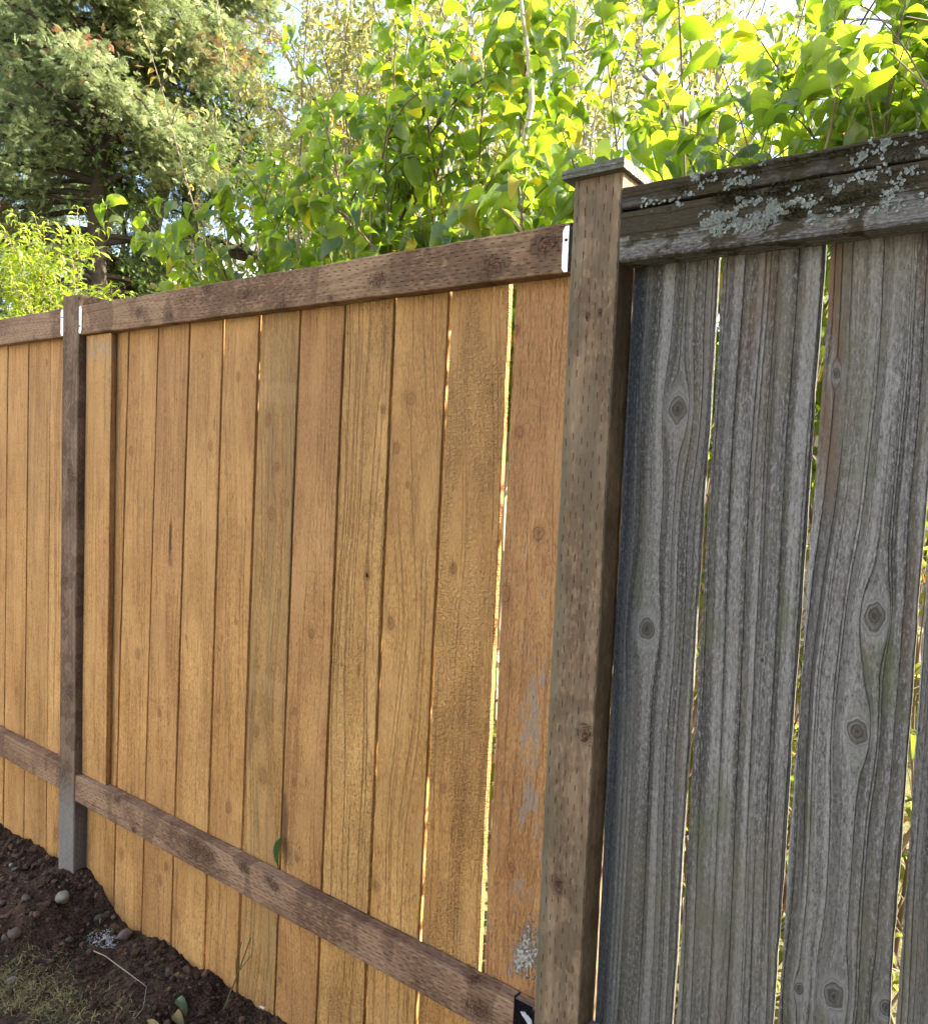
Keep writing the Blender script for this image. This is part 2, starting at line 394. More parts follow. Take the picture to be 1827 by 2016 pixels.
# hidden-edge piece beside the post, sliver board and the main run
sl = (gM[0][0]-.17, gM[0][1]-.17)
picket(sl, gM[0], .0, GMW[0], 1, [], tone=.0, grain=.6)
KN = [
 [(259,888,.013),(272,1287,.016),(263,700,.006),(240,1680,.018)],
 [(336,1105,.012),(315,1403,.010),(328,1706,.012),(316,1734,.013)],
 [(415,878,.013),(367,1255,.007),(400,700,.007),(347,1800,.010)],
 [(470,742,.011),(450,1590,.014),(430,1400,.005),(465,1225,.007)],
 [(530,825,.014),(546,920,.012),(535,1012,.017),(566,990,.009),(505,1440,.015),(518,1528,.020),(495,1750,.008)],
 [(562,655,.006),(613,1248,.012),(580,1400,.009),(585,1690,.008),(580,1540,.009),(552,1930,.008)],
 [(723,1133,.011),(755,805,.009),(700,1850,.006)],
 [(810,785,.014),(781,882,.012),(803,955,.007),(769,1228,.014),(741,1745,.013),(808,1410,.005)],
 [(893,1120,.011),(873,1552,.011),(793,1955,.008)],
 [(1017,650,.009),(1023,850,.012),(1060,1050,.015),(995,1170,.018),(1007,1708,.010)],
]
def stain(px, py, y, w_, h_, col, amt):
    p = at(px, py, y)
    def f(g, c, x, yy, z, u, l, p=p):
        n = g.noise(g.vec(x*60., z*9., 3.), 3, .7)
        d = g.m('SQRT', ((x-(p.x-f.xo))/w_)**2 + ((z-p.z)/h_)**2) + (n-.5)*1.2
        return g.mix(g.sm(d, .4, 1., amt, 0.), c, col)
    f.xo = 0; return f
for i in range(10):
    a = gM[i]; b = gM[i+1] if i < 9 else (-.679, -.679)
    kw = dict(hue=[.5,.3,.6,.45,.75,.3,.8,.7,.55,.1][i], ripple=[0,0,0,0,0,0,.25,0,.42,0][i], tone=[.03,-.04,.05,.0,-.08,-.05,.04,.01,.0,-.07][i], grain=[.4,.3,.4,.3,.5,.3,1.0,.5,.35,.2][i])
    ex = None
    if i == 1: ex = stain(336, 1060, YB, .010, .08, (.10, .03, .015), .9)
    if i == 4: kw['bands'] = (at(550, 772, YB).z, at(530, 1352, YB).z)
    if i == 4: ex = stain(572, 1250, YB, .018, .5, (.20, .16, .09), .6); kw['greenish'] = .38
    if i == 6: ex = stain(723, 1133, YB, .006, .009, (.01, .006, .004), 1.)
    if i == 5: ex = stain(560, 1640, YB, .02, .12, (.10, .045, .03), .8)
    if i == 9: kw['cement'] = True
    if ex: ex.xo = ((a[1]+GMW[i]/2)+(b[1]-GMW[min(i+1,9)]/2))/2; kw['extra'] = ex
    lab = {9: 'last cedar picket, browner and splashed with grey cement', 4: 'duller greenish picket full of knots'}.get(i)
    picket(a, b, GMW[i], GMW[i+1] if i < 9 else 0, 2+i, KN[i], label=lab, **kw)
# overlapping board on the front by the left post, standing on the bottom rail
def bluestain(g, c, x, y, z, u, l):
    n = g.noise(g.vec(x*70., z*40., 5.), 3, .7)
    return g.mix(g.sm(n, .45, .62) * g.sm(g.m('ABSOLUTE', z - 1.69), .0, .05, 1., 0.)*.8, c, (.30, .31, .30))
m = cedar_mat('cedar_wood', 91.3, [(at(203,1580,.024).x+2.327, 1.1, .006)], tone=.04, grain=.35, extra=bluestain)
board('picket', fence, m, -2.398, -2.2515, -2.400, -2.256, .334, 1.737, .0215, .017, 77, origin_z=0, label='short picket doubled over the others beside the left post')

# posts and rails
lpost_m = treated_mat('treated_wood', 5.1, [(0.01, 1.30, .016), (-.02, .95, .014), (.02, .60, .014)], 'z', pl=.021, pu=.0075, ln=.22, tone=(.72, .74, .80), base_grey=True)
board('post', fence, lpost_m, -2.5005, -2.402, -2.501, -2.404, -.25, 1.862, -.001, .092, 5, ease=.003, wob=.001, label='slim brown post with a greyed foot')
board('post', fence, lpost_m, -4.36, -4.262, -4.36, -4.262, -.25, 1.862, -.001, .092, 6, ease=.003, wob=.001)
rk = [((at(px,py,0).z - 1.783), at(px,py,0).x + 2.4, r) for px, py, r in [(272,614,.013),(332,622,.009),(407,570,.013),(484,580,.009),(552,601,.010),(650,585,.005),(742,551,.014),(968,522,.017),(1075,481,.016)]]
top_m = treated_mat('treated_wood', 11.7, rk, 'x', tone=(1.0,.96,.92))
rail('top_rail', fence, top_m, -2.4, -.6905, 1.7385, 1.8275, .0025, .0395, 11)
topl_m = treated_mat('treated_wood', 17.2, [(0.0, .55, .010)], 'x', tone=(.95,.9,.92))
rail('top_rail', fence, topl_m, -4.260, -2.5025, 1.7400, 1.8290, .004, .039, 12)
lk = [((at(px,py,0).z - .292), at(px,py,0).x + 2.4, r) for px, py, r in [(230,1573,.012),(263,1632,.009),(385,1668,.024),(408,1682,.020),(480,1706,.012),(530,1730,.010),(540,1742,.012),(940,1985,.018),(930,1925,.012)]]
low_m = treated_mat('treated_wood', 23.9, lk, 'x', tone=(1.12,1.06,1.05), pl=.03, ln=.25)
rail('bottom_rail', fence, low_m, -2.4, -.6905, .2450, .3330, .0015, .0395, 21)
lowl_m = treated_mat('treated_wood', 29.9, [(0.0, 1.3, .008)], 'x', tone=(1.2,1.12,1.1))
rail('bottom_rail', fence, lowl_m, -4.260, -2.5025, .2550, .3430, .003, .0395, 22)

# galvanised and black rail brackets
def metal(name, c0, c1, rough, metallic=1.0):
    g = G(name); x, y, z = g.obj(); n = g.noise(g.vec(x*90., y*90., z*60.), 3, .6); n2 = g.vor(g.vec(x*160., y*160., z*160.), 1)
    c = g.mix(g.sm(n*.7 + n2*.4, .35, .75), c0, c1); g.bump(n, .2, .0006)
    g.bsdf.inputs['Metallic'].default_value = metallic; return g.done(c, rough, .5)
galv = metal('galvanised_steel', (.62, .66, .70), (.80, .83, .86), .42, .55)
blackp = metal('black_paint', (.006, .006, .008), (.012, .012, .015), .22, 0.)
nailm = metal('nail_steel', (.10, .07, .05), (.22, .16, .1), .5, .8)
def bracket(xp, side, z0, z1, y0, mat, parent, wdt=.013, nail_z=.5, label=None):
    # folded strip: flange on the rail face with clipped corners, web wrapping round against the post
    s = side; c = .005; t = .0014; x0 = xp; x1 = xp + s*wdt
    o = Vector(parent.location)
    out = [(x0, z0), (x1 - s*c, z0), (x1, z0 + c*1.4), (x1, z1 - c*1.4), (x1 - s*c, z1), (x0, z1)]
    V = [(x, y0 - t, z) for x, z in out] + [(x, y0, z) for x, z in out]; n = len(out)
    F = [tuple(range(n)), tuple(range(n, 2*n))[::-1]] + [(i, n+i, n+(i+1) % n, (i+1) % n) for i in range(n)]
    m_ = MB(); m_.add(V, F)
    m_.box((min(x0, x0+s*.0015), y0 - t, z0), (max(x0, x0+s*.0015), y0 + .05, z1))
    ob = m_.obj('rail_bracket', mat, parent, smooth=False)
    ob.data.transform(Matrix.Translation(-o))
    if label: ob['label'] = label
    nm = MB(); zc = z0 + (z1-z0)*nail_z; xc = x0 + s*wdt*.5
    nm.tube([(xc, y0 - t - .0018, zc), (xc, y0 - t + .001, zc)], [.0028, .0032], 10); no = nm.obj('nail', nailm, ob); no.data.transform(Matrix.Translation(-o))
    return ob
bracket(-.6890, -1, 1.738, 1.820, .0015, galv, fence, .0135, .70, 'galvanised bracket against the capped post')
bracket(-2.4035, 1, 1.742, 1.824, .0015, galv, fence, .016, .27)
bracket(-2.4995, -1, 1.742, 1.824, .003, galv, fence, .018, .70)
# black U-shaped hanger on the bottom rail's right end, dropping below the picture
m_ = MB()
x0, x1 = -.730, -.6885
prof = [(.0395+.0015, .345), (.0395+.0015, .236), (-.0015, .236), (-.0015, .346)]
V = []; F = []
for x_ in (x0, x1):
    for i, (yy, zz) in enumerate(prof): V.append((x_, yy, zz))
    for i, (yy, zz) in enumerate([(.0395+.003, .345), (.0395+.003, .2345), (-.003, .2345), (-.003, .346)]): V.append((x_, yy, zz))
for i in range(3): F += [(i, i+1, 8+i+1, 8+i), (4+i, 12+i, 12+i+1, 4+i+1)]
for s_ in (0, 8): F += [(s_+i, s_+4+i, s_+5+i, s_+1+i) for i in range(3)]
F += [(0, 8, 12, 4), (3, 7, 15, 11)]
m_.add(V, F)
m_.add([(x0, -.003, .346), (x0, -.003, .3515), (x0, .018, .3475), (x0, .018, .3435), (x0+.0022, -.003, .346), (x0+.0022, -.003, .3515), (x0+.0022, .018, .3475), (x0+.0022, .018, .3435)],
       [(0,1,2,3),(7,6,5,4),(0,4,5,1),(1,5,6,2),(2,6,7,3),(3,7,4,0)])
g = G('black_paint_glint'); x, y, z = g.obj(); n0 = g.noise(g.vec(x*90., 0., z*90.), 2, .5); n = 1.0 - g.m('SQRT', ((x-1.752)/.017)**2 + ((z - .318 + (x-1.752)*.5)/.009)**2)*.5 - (n0-.5)*.9  # pale ellipse is a glossy reflection painted into the black
c = g.mix(g.sm(n, .52, .55), (.006, .006, .009), g.mix(g.noise(g.vec(x*300., 0., z*200.), 2), (.22, .24, .32), (.72, .74, .82))); bkm = g.done(c, .25, .5)
bk = m_.obj('rail_bracket', bkm, fence, smooth=False); bk.data.transform(Matrix.Translation(-Vector(fence.location))); bk['label'] = 'black rail hanger with a painted pale reflection at the foot of the capped post'

# ------------------------------------------------------------------ the old grey fence with its capped post
OX = -.638
old = empty('weathered_fence', (OX, .045, 0), 'old grey weathered board fence with lichen on its top rail and a capped brown post', 'fence')
mp_m = treated_mat('treated_wood', 37.7, [(.032, 1.02-.12, .012), (-.008, .60, .010), (.02, 1.66, .004), (-.005, 1.655, .004)], 'z', pl=.036, pu=.0135, ln=.17, algae=.6, tone=(1.0,1.03,1.0), dashw=.06)
post = board('post', old, mp_m, -.6835, -.5905, -.6880, -.5925, -.30, 1.897, 0.0, .091, 9, ease=.0025, wob=.0016, label='thick brown incised post with a small wooden cap')
# cap: thin weathered square, slightly warped
capg = grey_mat('weathered_cap_wood', 51.0, (), 'x', dark=0.)
V = []; F = []; nx = 14; ny = 14
cx0, cx1, cy0, cy1 = -.7010, -.5815, -.0170, .113
for k in range(2):
    for j in range(ny+1):
        for i in range(nx+1):
            fx, fy = i/nx, j/ny; x_ = cx0 + (cx1-cx0)*fx; y_ = cy0 + (cy1-cy0)*fy
            e = max(abs(fx-.5), abs(fy-.5))*2
            top = .0185 - (.003*(e > .95)) + .002*mn.noise((x_*40, y_*40, 0)) + .003*(fx-.4)
            edge = .0014*mn.noise((x_*60, y_*60, 5))
            V.append((x_ + edge - OX, y_ + edge - .045, 1.8975 + (top if k else 0)))
n1 = (nx+1)*(ny+1)
for j in range(ny):
    for i in range(nx):
        a = j*(nx+1)+i; F.append((a, a+nx+1, a+nx+2, a+1)); F.append((n1+a, n1+a+1, n1+a+nx+2, n1+a+nx+1))
for i in range(nx): F.append((i, i+1, n1+i+1, n1+i)); a = ny*(nx+1)+i; F.append((a+1, a, n1+a, n1+a+1))
for j in range(ny): a = j*(nx+1); F.append((a+nx+1, a, n1+a, n1+a+nx+1)); a += nx; F.append((a, a+nx+1, n1+a+nx+1, n1+a))
cap = npmesh('post_cap', V, F, capg, post, (0, 0, 0), smooth=False)
cap.location = Vector(old.location) + Vector((0, 0, 0)) - Vector(old.location) - Vector(post.location)
# old pickets
OG = [[(1422,516),(1396,812),(1388,950),(1366,1358),(1346,1666),(1328,1990)], [(1630,496),(1616,692),(1596,932),(1566,1358),(1526,2014)], [(1802,1358),(1782,1638),(1758,1958)]]
OY = .054
og = [gapx(g_, OY) for g_ in OG]
for k in range(8): og.append((og[-1][0]+.158, og[-1][1]+.158))
og = [(-.5895, -.5880)] + og
OK = [[(1333,807,.0185),(1272,1238,.0165)], [(1500,1300,.003)], [(1645,735,.007),(1720,1215,.0175),(1686,1440,.0165),(1641,1962,.0165),(1745,1985,.011),(1572,1948,.008)], []] + [[]]*8
OW = [.006, .0090, .0085, .0095] + [.008]*9
for i in range(11):
    a, b = og[i], og[i+1]
    x0t, x0b, x1t, x1b = a[0]+OW[i]/2, a[1]+OW[i]/2, b[0]-OW[i+1]/2, b[1]-OW[i+1]/2
    m = grey_mat('weathered_wood', 60+i*7.3, loc_knots(OK[i], (x0b+x1b)/2, OY), 'z', brown=([.0,.1,.62] + [.3,.1,.2]*3)[i])
    board('picket', old, m, x0t, x1t, x0b, x1b, -.1, 1.80, OY + ([.001,0,.0015] + [.0]*8)[i], .017, 60+i, wob=.0022, ease=.002, cup=([.0016,.0005,.001] + [0]*8)[i])
orail_m = grey_mat('weathered_wood', 101.0, [(.035, .085, .004)], 'x', dark=.12, moss=1.7)
orail = rail('top_rail', old, orail_m, -.5895, 1.20, 1.7430, 1.8285, .0, .0535, 33, r=.003, wob=.002, seg=200, label='old grey rail blotched with lichen and moss')
ocap_m = grey_mat('weathered_wood', 121.0, [], 'x', dark=.72, moss=2.0)
ocap = rail('cap_rail', old, ocap_m, -.5885, 1.20, 1.8330, 1.8695, -.0015, .090, 34, r=.004, wob=.0032, seg=230, label='flat top plank, nearly black with moss')
olow_m = grey_mat('weathered_wood', 131.0, [], 'x', dark=.2)
rail('bottom_rail', old, olow_m, -.5895, 1.20, .25, .338, .0, .0535, 35)

# lichen: small ruffled rosettes standing on the rail faces
def value(g):
    pass
def leaf_like_mat(name, dk, lt, rough=.8, trans=None, tr=0.4, spec=.3, nscale=60.):
    g = G(name); t = g.attr('tint'); x, y, z = g.obj()
    n = g.noise(g.vec(x*nscale, y*nscale, z*nscale), 2, .6)
    c = g.mix(g.m('ADD', t*.8, n*.35, clamp=True), dk, lt); g.done(c, rough, spec)
    if trans:
        tb = g.t.nodes.new('ShaderNodeBsdfTranslucent'); g.link(g.mix(t, trans[0], trans[1]), tb.inputs[0])
        mx = g.t.nodes.new('ShaderNodeMixShader'); mx.inputs[0].default_value = tr
        g.t.links.new(g.bsdf.outputs[0], mx.inputs[1]); g.t.links.new(tb.outputs[0], mx.inputs[2]); g.t.links.new(mx.outputs[0], g.out.inputs[0])
    return g.mat
lich_m = leaf_like_mat('lichen', (.12, .14, .125), (.37, .40, .38), .95, nscale=400.)
def lichen(parent, spots, face_y, seed, name='lichen'):
    rnd = random.Random(seed); m_ = MB()
    for (px, py, rad, n) in spots:
        c = at(px, py, face_y)
        arms = [rnd.uniform(0, 6.28) for _ in range(5)]
        for _ in range(int(n*.75)):
            a = rnd.choice(arms) + rnd.gauss(0, .22); d = rad*rnd.random()**.6*1.5
            cx_, cz_ = c.x + math.cos(a)*d*1.35 + rnd.gauss(0, .0016), c.z + math.sin(a)*d*.8 + rnd.gauss(0, .0013)
            s = rnd.uniform(.0012, .0034); k = 7; V = [(cx_, face_y - .0012, cz_)]; up = rnd.uniform(0, 6.28)
            for q in range(k):
                an = 6.283*q/k; rr = s*(.5 + .8*rnd.random()); lift = .0005 + .0026*rnd.random()
                V.append((cx_ + math.cos(an)*rr, face_y - lift, cz_ + math.sin(an)*rr))
            V.append((cx_, face_y + .0004, cz_))
            F = [(0, 1+(q+1) % k, 1+q) for q in range(k)] + [(k+1, 1+q, 1+(q+1) % k) for q in range(k)]
            m_.add(V, F, rnd.random())
    ob = m_.obj(name, lich_m, parent, smooth=False); ob.data.transform(Matrix.Translation(-Vector(old.location)))
    ob.location = -Vector(parent.location); ob['kind'] = 'stuff'; return ob
lichen(orail, [(1413,440,.014,210),(1400,428,.010,90),(1445,425,.012,130),(1455,445,.010,90),(1485,440,.012,130),(1510,425,.011,110),(1530,415,.010,90),(1465,395,.008,40),(1500,395,.007,35),(1540,405,.012,90),(1575,402,.010,50),(1600,395,.007,22),(1605,428,.008,25),
               (1560,375,.006,12),(1345,385,.008,14),(1330,400,.008,14),(1640,370,.008,26),(1690,350,.008,40),(1720,340,.012,60),(1735,395,.014,45),(1700,415,.010,24),(1770,370,.012,50),(1800,340,.01,30),(1820,390,.012,20),(1650,415,.008,15),(1440,360,.008,20),(1380,420,.006,8),(1790,410,.01,14)], 0.0, 1)
lichen(ocap, [(1375,365,.006,10),(1452,345,.006,14),(1375,355,.010,50),(1455,360,.008,45),(1400,350,.006,14),(1475,350,.007,22),(1600,290,.005,8),(1510,318,.006,10),(1720,300,.010,38),(1705,315,.008,24),(1760,280,.01,28),(1730,275,.008,20),(1790,270,.008,12),(1300,395,.006,8),(1270,400,.008,16),(1815,290,.012,24),(1670,320,.006,12)], -.0015, 2)
moss_m = leaf_like_mat('moss', (.012, .011, .005), (.075, .07, .025), 1.)
def mosstuft(parent, spots, face_y, seed):
    rnd = random.Random(seed); m_ = MB()
    for (px, py, rad, n) in spots:
        c = at(px, py, face_y)
        for _ in range(n):
            a = rnd.uniform(0, 6.28); d = rad*rnd.random()**.7; p = Vector((c.x + math.cos(a)*d*1.4, face_y + .0005, c.z + math.sin(a)*d*.8))
            if p.z > 1.864 or p.z < 1.745: continue
            q = p + Vector((rnd.gauss(0, .002), -rnd.uniform(.001, .005), rnd.gauss(0, .002))); s_ = Vector((rnd.gauss(0, 1), 0, rnd.gauss(0, 1))).normalized()*.0009
            m_.add([tuple(p - s_), tuple(p + s_), tuple(q)], [(0, 1, 2)], rnd.random())
    ob = m_.obj('moss', moss_m, parent, smooth=False); ob.data.transform(Matrix.Translation(-Vector(old.location))); ob.location = -Vector(parent.location); ob['kind'] = 'stuff'
mosstuft(ocap, [(1400,345,.02,500),(1560,310,.025,700),(1640,290,.022,900),(1480,330,.02,500),(1700,300,.02,400),(1770,285,.03,700),(1340,372,.012,150)], -.0015, 4)
mosstuft(orail, [(1460,385,.02,700),(1540,375,.02,700),(1500,440,.012,300),(1650,400,.02,600),(1430,390,.018,400),(1560,420,.016,420),(1600,370,.02,420),(1700,380,.02,300),(1780,350,.02,300)], 0., 5)

# ------------------------------------------------------------------ ground
prof_x = [-4.5, -3.02, -2.78, -2.57, -2.42, -2.37, -2.31, -2.24, -2.19, -2.07, -1.93, -1.79, -1.70, -1.65, -1.55, -1.43, -1.1, -.6, 0.6]
prof_z = [-.05, -.044, -.025, -.030, .005, .002, -.020, -.070, -.088, -.085, -.062, -.070, -.055, -.075, -.066, -.066, -.07, -.07, -.07]
def ghigh(x, y):
    b = float(np.interp(x, prof_x, prof_z)); t = min(1, max(0, -y/.45)); t = t*t*(3-2*t)
    z = b*(1-t) + (-.055)*t
    z += .018*mn.noise((x*5, y*5, 1)) * min(1, max(0, (-y+.05)/.12))
    z += .014*mn.noise((x*17, y*17, 2)) + .0115*mn.noise((x*42, y*42, 3)) + .007*abs(mn.noise((x*100, y*100, 4))) + .004*mn.noise((x*210, y*210, 7))
    return z
def soil_mat():
    g = G('dark_soil'); x, y, z = g.obj()
    n = g.noise(g.vec(x*9., y*9., z*9.), 4, .65); f = g.noise(g.vec(x*160., y*160., z*160.), 4, .7); cl = g.noise(g.vec(x*45., y*45., z*45.), 3, .6)
    c = g.mix(g.sm(n, .35, .68), (.016, .010, .008), (.085, .052, .034))
    c = g.mix(g.sm(f, .45, .65, 0., .7), c, (.12, .075, .05)); c = g.mix(g.sm(f, .5, .36, 0., .9), c, (.006, .004, .003))
    c = g.mix(g.sm(cl, .58, .7, 0., .5), c, (.11, .06, .03))
    c = g.mix(g.sm(y + (n-.5)*.2, -.22, -.36, 0., .5), c, (.10, .072, .05))
    g.bump(f*.8 + cl*.6, .9, .006); return g.done(c, .95, .15)
soilm = soil_mat()
xs = np.arange(-4.2, .6, .0065); ys = np.concatenate([np.arange(-1.35, -.55, .02), np.arange(-.55, .10, .0065)])
Vv = np.zeros((len(ys), len(xs), 3), dtype=np.float32)
for j, y_ in enumerate(ys):
    for i, x_ in enumerate(xs): Vv[j, i] = (x_, y_, ghigh(float(x_), float(y_)))
nxx = len(xs); idx = np.arange(len(ys)*nxx).reshape(len(ys), nxx)
Fq = np.stack([idx[:-1, :-1], idx[:-1, 1:], idx[1:, 1:], idx[1:, :-1]], -1).reshape(-1, 4)
soil = npmesh('soil', Vv.reshape(-1, 3), Fq, soilm, smooth=True); tag(soil, 'dark dug soil along the foot of the new fence', 'soil', kind='structure')
# the yard around: one sheet to the horizon
g = G('grass_ground'); x, y, z = g.obj(); n = g.noise(g.vec(x*.8, y*.8, 0.), 5, .65); f = g.noise(g.vec(x*30., y*30., 0.), 4, .7)
c = g.mix(g.sm(n, .35, .65), (.055, .075, .02), (.16, .125, .06)); c = g.mix(g.sm(f, .4, .65, 0., .6), c, (.19, .17, .08)); g.bump(f, .8, .03)
grm = g.done(c, .95, .15)
V = []; F = []; rr = [0, .5, 1, 2, 4, 8, 16, 40, 120, 500, 1500]; ns = 48
V.append((0, 0, -.13))
for q in rr[1:]:
    for k in range(ns): a = 6.2832*k/ns; V.append((q*math.cos(a)*1.3, q*math.sin(a), -.13 + (0.02*mn.noise((q*math.cos(a), q*math.sin(a), 0)) if q > 3 and q < 20 else 0)))
for k in range(ns): F.append((0, 1+k, 1+(k+1) % ns))
for r_ in range(len(rr)-2):
    for k in range(ns): a = 1+r_*ns; F.append((a+k, a+ns+k, a+ns+(k+1) % ns, a+(k+1) % ns))
tag(npmesh('ground', V, F, grm), 'grassy ground of both yards', 'ground', kind='structure')

# crumbs of soil, gravel
def blob(rnd, c, r, sq=(1, 1, .7), sub=1, rough=.2):
    import bmesh
    bm = bmesh.new(); bmesh.ops.create_icosphere(bm, subdivisions=sub, radius=1)
    ph = rnd.uniform(0, 99); rot = Matrix.Rotation(rnd.uniform(0, 6.28), 3, 'Z') @ Matrix.Rotation(rnd.uniform(-.5, .5), 3, 'X')
    V = []
    for v in bm.verts:
        d = 1 + rough*mn.noise(v.co*1.3 + Vector((ph, 0, 0))) + rough*.4*mn.noise(v.co*3.1 + Vector((ph, 9, 0)))
        p = Vector((v.co.x*sq[0], v.co.y*sq[1], v.co.z*sq[2]))*r*d; V.append(tuple(rot @ p + Vector(c)))
    F = [tuple(v.index for v in f.verts) for f in bm.faces]; bm.free(); return V, F
rnd = random.Random(5); mb = MB()
for i in range(2600):
    x_ = rnd.uniform(-3.3, -1.2); y_ = -.62*rnd.random()**1.3 + .02
    if rnd.random() < .35 and y_ < -.25: continue
    r_ = .002 + .0105*rnd.random()**3.0; V, F = blob(rnd, (x_, y_, ghigh(x_, y_) + r_*.25), r_, (1, .9, .8), 1, .7); mb.add(V, F, rnd.random())
crumb_m = leaf_like_mat('soil_crumb', (.018, .011, .008), (.14, .085, .055), .95, nscale=200.)
tag(mb.obj('soil_crumbs', crumb_m, smooth=False), 'loose crumbs of brown soil scattered over the dug strip', 'soil crumbs', kind='stuff')
# pebbles
peb = leaf_like_mat('pebble_stone', (.045, .034, .026), (.14, .11, .085), .7, nscale=120.)
peb_l = leaf_like_mat('pale_pebble_stone', (.12, .115, .09), (.27, .255, .205), .7, nscale=90.)
peb_p = leaf_like_mat('pink_pebble_stone', (.11, .08, .065), (.21, .16, .14), .75, nscale=90.)
bigs = [
 ((172,1718-103+103), .0, None)]
STONES = [  # px, py (1827 picture), radius, squash, material, label
 (124,1766-0, .026, (1.15,.9,.8), peb_l, 'largest pale grey-green pebble, lying in the soil right of the foot of the brown post'),
 (247,1840, .021, (1.35,.9,.7), peb_p, 'smooth pinkish oval pebble touching the white cement crumbs'),
 (206,1788, .017, (1.2,.9,.8), peb, 'brown pebble, upper one of the pair close to the fence boards'),
 (212,1800, .014, (1.2,.9,.8), peb, 'brown pebble just below the upper one of the pair by the boards'),
 (195,1806, .015, (1.3,.9,.7), peb, 'brown pebble left of the pair, above the white cement crumbs'),
 (224,1806, .009, (1.2,.9,.8), peb, 'small brown pebble nearest the fence boards above the cement crumbs'),
 (191,1763, .010, (.9,.9,1.), peb, 'dark upright pebble on the mound between post and cement crumbs'),
 (180,1735, .007, (1,.9,.8), peb, 'small dark pebble on top of the mound beside the post'),
 (82,1696, .013, (1.3,1,.7), peb, 'reddish brown pebble in the soil against the fence left of the post'),
 (23,1703, .009, (1,.9,.9), peb_l, 'pale small pebble, upper of two at the left edge'),
 (30,1711, .010, (1.2,.9,.6), peb_l, 'greyish pebble, lower of two at the left edge'),
 (30,1838, .022, (1.1,1,.8), peb, 'biggest dark brown stone, half buried at the left edge of the soil'),
 (9,1846, .011, (.8,1,1.1), peb, 'small grey pebble at the far left beside the half-buried brown stone'),
 (52,1768, .016, (1.3,.9,.7), peb, 'dark brown flat stone in the middle of the dug soil'),
 (103,1828, .010, (1.4,.9,.5), peb_l, 'flat pale chip lying below the largest pale pebble'),
 (137,1850, .012, (1.2,.9,.6), peb, 'tan flat stone left of the white cement crumbs'),
 (118,1816, .007, (1,.9,.7), peb, 'tiny tan pebble between the pale pebble and the flat chip'),
 (174,1819, .006, (1,.8,.8), peb_l, 'tiny pale pebble left of the brown pebble cluster'),
 (24,1929, .013, (1.4,.9,.6), peb_p, 'pinkish stone in the mossy grass at the left edge'),
 (6,1778, .010, (1.1,1,.8), peb, 'grey-brown pebble cut by the left edge of the view'),
]
rnd = random.Random(8)
for (px, py, r_, sq, mt, lab) in STONES:
    p = gat(px, py, -.04)
    for _ in range(5): p = gat(px, py, ghigh(p.x, p.y) + r_*.35)
    V, F = blob(rnd, (0, 0, 0), r_*.82, sq, 3, .22)
    tag(npmesh('pebble', V, F, mt, loc=tuple(p), tint=np.full(len(V), rnd.uniform(.2, .9))), lab, 'pebble', 'pebbles in the dug soil')
# small pebbles
mb = MB()
for i in range(80):
    x_ = rnd.uniform(-3.1, -1.5); y_ = rnd.uniform(-.45, .0); r_ = rnd.uniform(.0025, .006); V, F = blob(rnd, (x_, y_, ghigh(x_, y_)+r_*.4), r_, (1.2, .9, .8), 1, .2); mb.add(V, F, rnd.random())
tag(mb.obj('gravel', peb), 'tiny stones mixed into the dug soil', 'gravel', kind='stuff')
# cement crumbs
mb = MB(); c0 = gat(208, 1836, -.065)
for i in range(650):
    a = rnd.uniform(0, 6.28); d = .052*rnd.random()**.8; x_, y_ = c0.x + math.cos(a)*d*1.1 , c0.y + math.sin(a)*d*.9; r_ = rnd.uniform(.0007, .0034)*(1.1 - d*9)
    V, F = blob(rnd, (x_, y_, ghigh(x_, y_) + r_*.6), max(r_, .001), (1, 1, .8), 1, .6); mb.add(V, F, rnd.random())
cem_m = leaf_like_mat('cement', (.30, .30, .29), (.58, .58, .56), .9, nscale=200.)
tag(mb.obj('cement_crumbs', cem_m, smooth=False), 'small pile of white cement crumbs on the dark soil', 'cement', kind='stuff')

# withered grass and moss: curly blades
def blades(name, n, region, hmin, hmax, wd, mat, seed, lab, curl=1.0, dens=None, cat='grass'):
    rnd = random.Random(seed); mb = MB(); i = 0
    while i < n:
        x_ = rnd.uniform(*region[0]); y_ = rnd.uniform(*region[1])
        if dens and rnd.random() > dens(x_, y_): continue
        i += 1
        p = Vector((x_, y_, ghigh(x_, y_) - .001)); h = rnd.uniform(hmin, hmax); a = rnd.uniform(0, 6.28); d = Vector((math.cos(a), math.sin(a), rnd.uniform(.1, 1.4))).normalized()
        s_ = Vector((-d.y, d.x, 0)).normalized() if abs(d.z) < .99 else Vector((1, 0, 0)); k = 4; V = []; w_ = wd*rnd.uniform(.6, 1.3)
        for q in range(k+1):
            f = q/k; V += [tuple(p - s_*w_*(1-f*.85)), tuple(p + s_*w_*(1-f*.85))]
            d = (d + Vector((rnd.gauss(0, .45), rnd.gauss(0, .45), rnd.gauss(-.18, .3)))*curl).normalized(); p = p + d*h/k
        mb.add(V, [(2*q, 2*q+1, 2*q+3, 2*q+2) for q in range(k)], rnd.random())
    return tag(mb.obj(name, mat, smooth=False), lab, cat, kind='stuff')
def dn(x_, y_):
    b = mn.noise((x_*4.5, y_*4.5, 8)); return min(1, max(.0, (-y_ - .16)*6.0)) * min(1, max(.03, .35 + b*2.2))
moss_g = leaf_like_mat('dry_moss', (.085, .075, .03), (.46, .41, .20), .95, ((.05, .06, .015), (.2, .2, .06)), .25)
blades('moss', 20000, ((-2.7, -1.25), (-.65, -.12)), .012, .036, .0014, moss_g, 3, 'straggly olive and straw coloured moss at the bottom left', 1.2, dn, 'moss')
dark_g = leaf_like_mat('dark_weeds', (.012, .018, .010), (.085, .10, .055), .8)
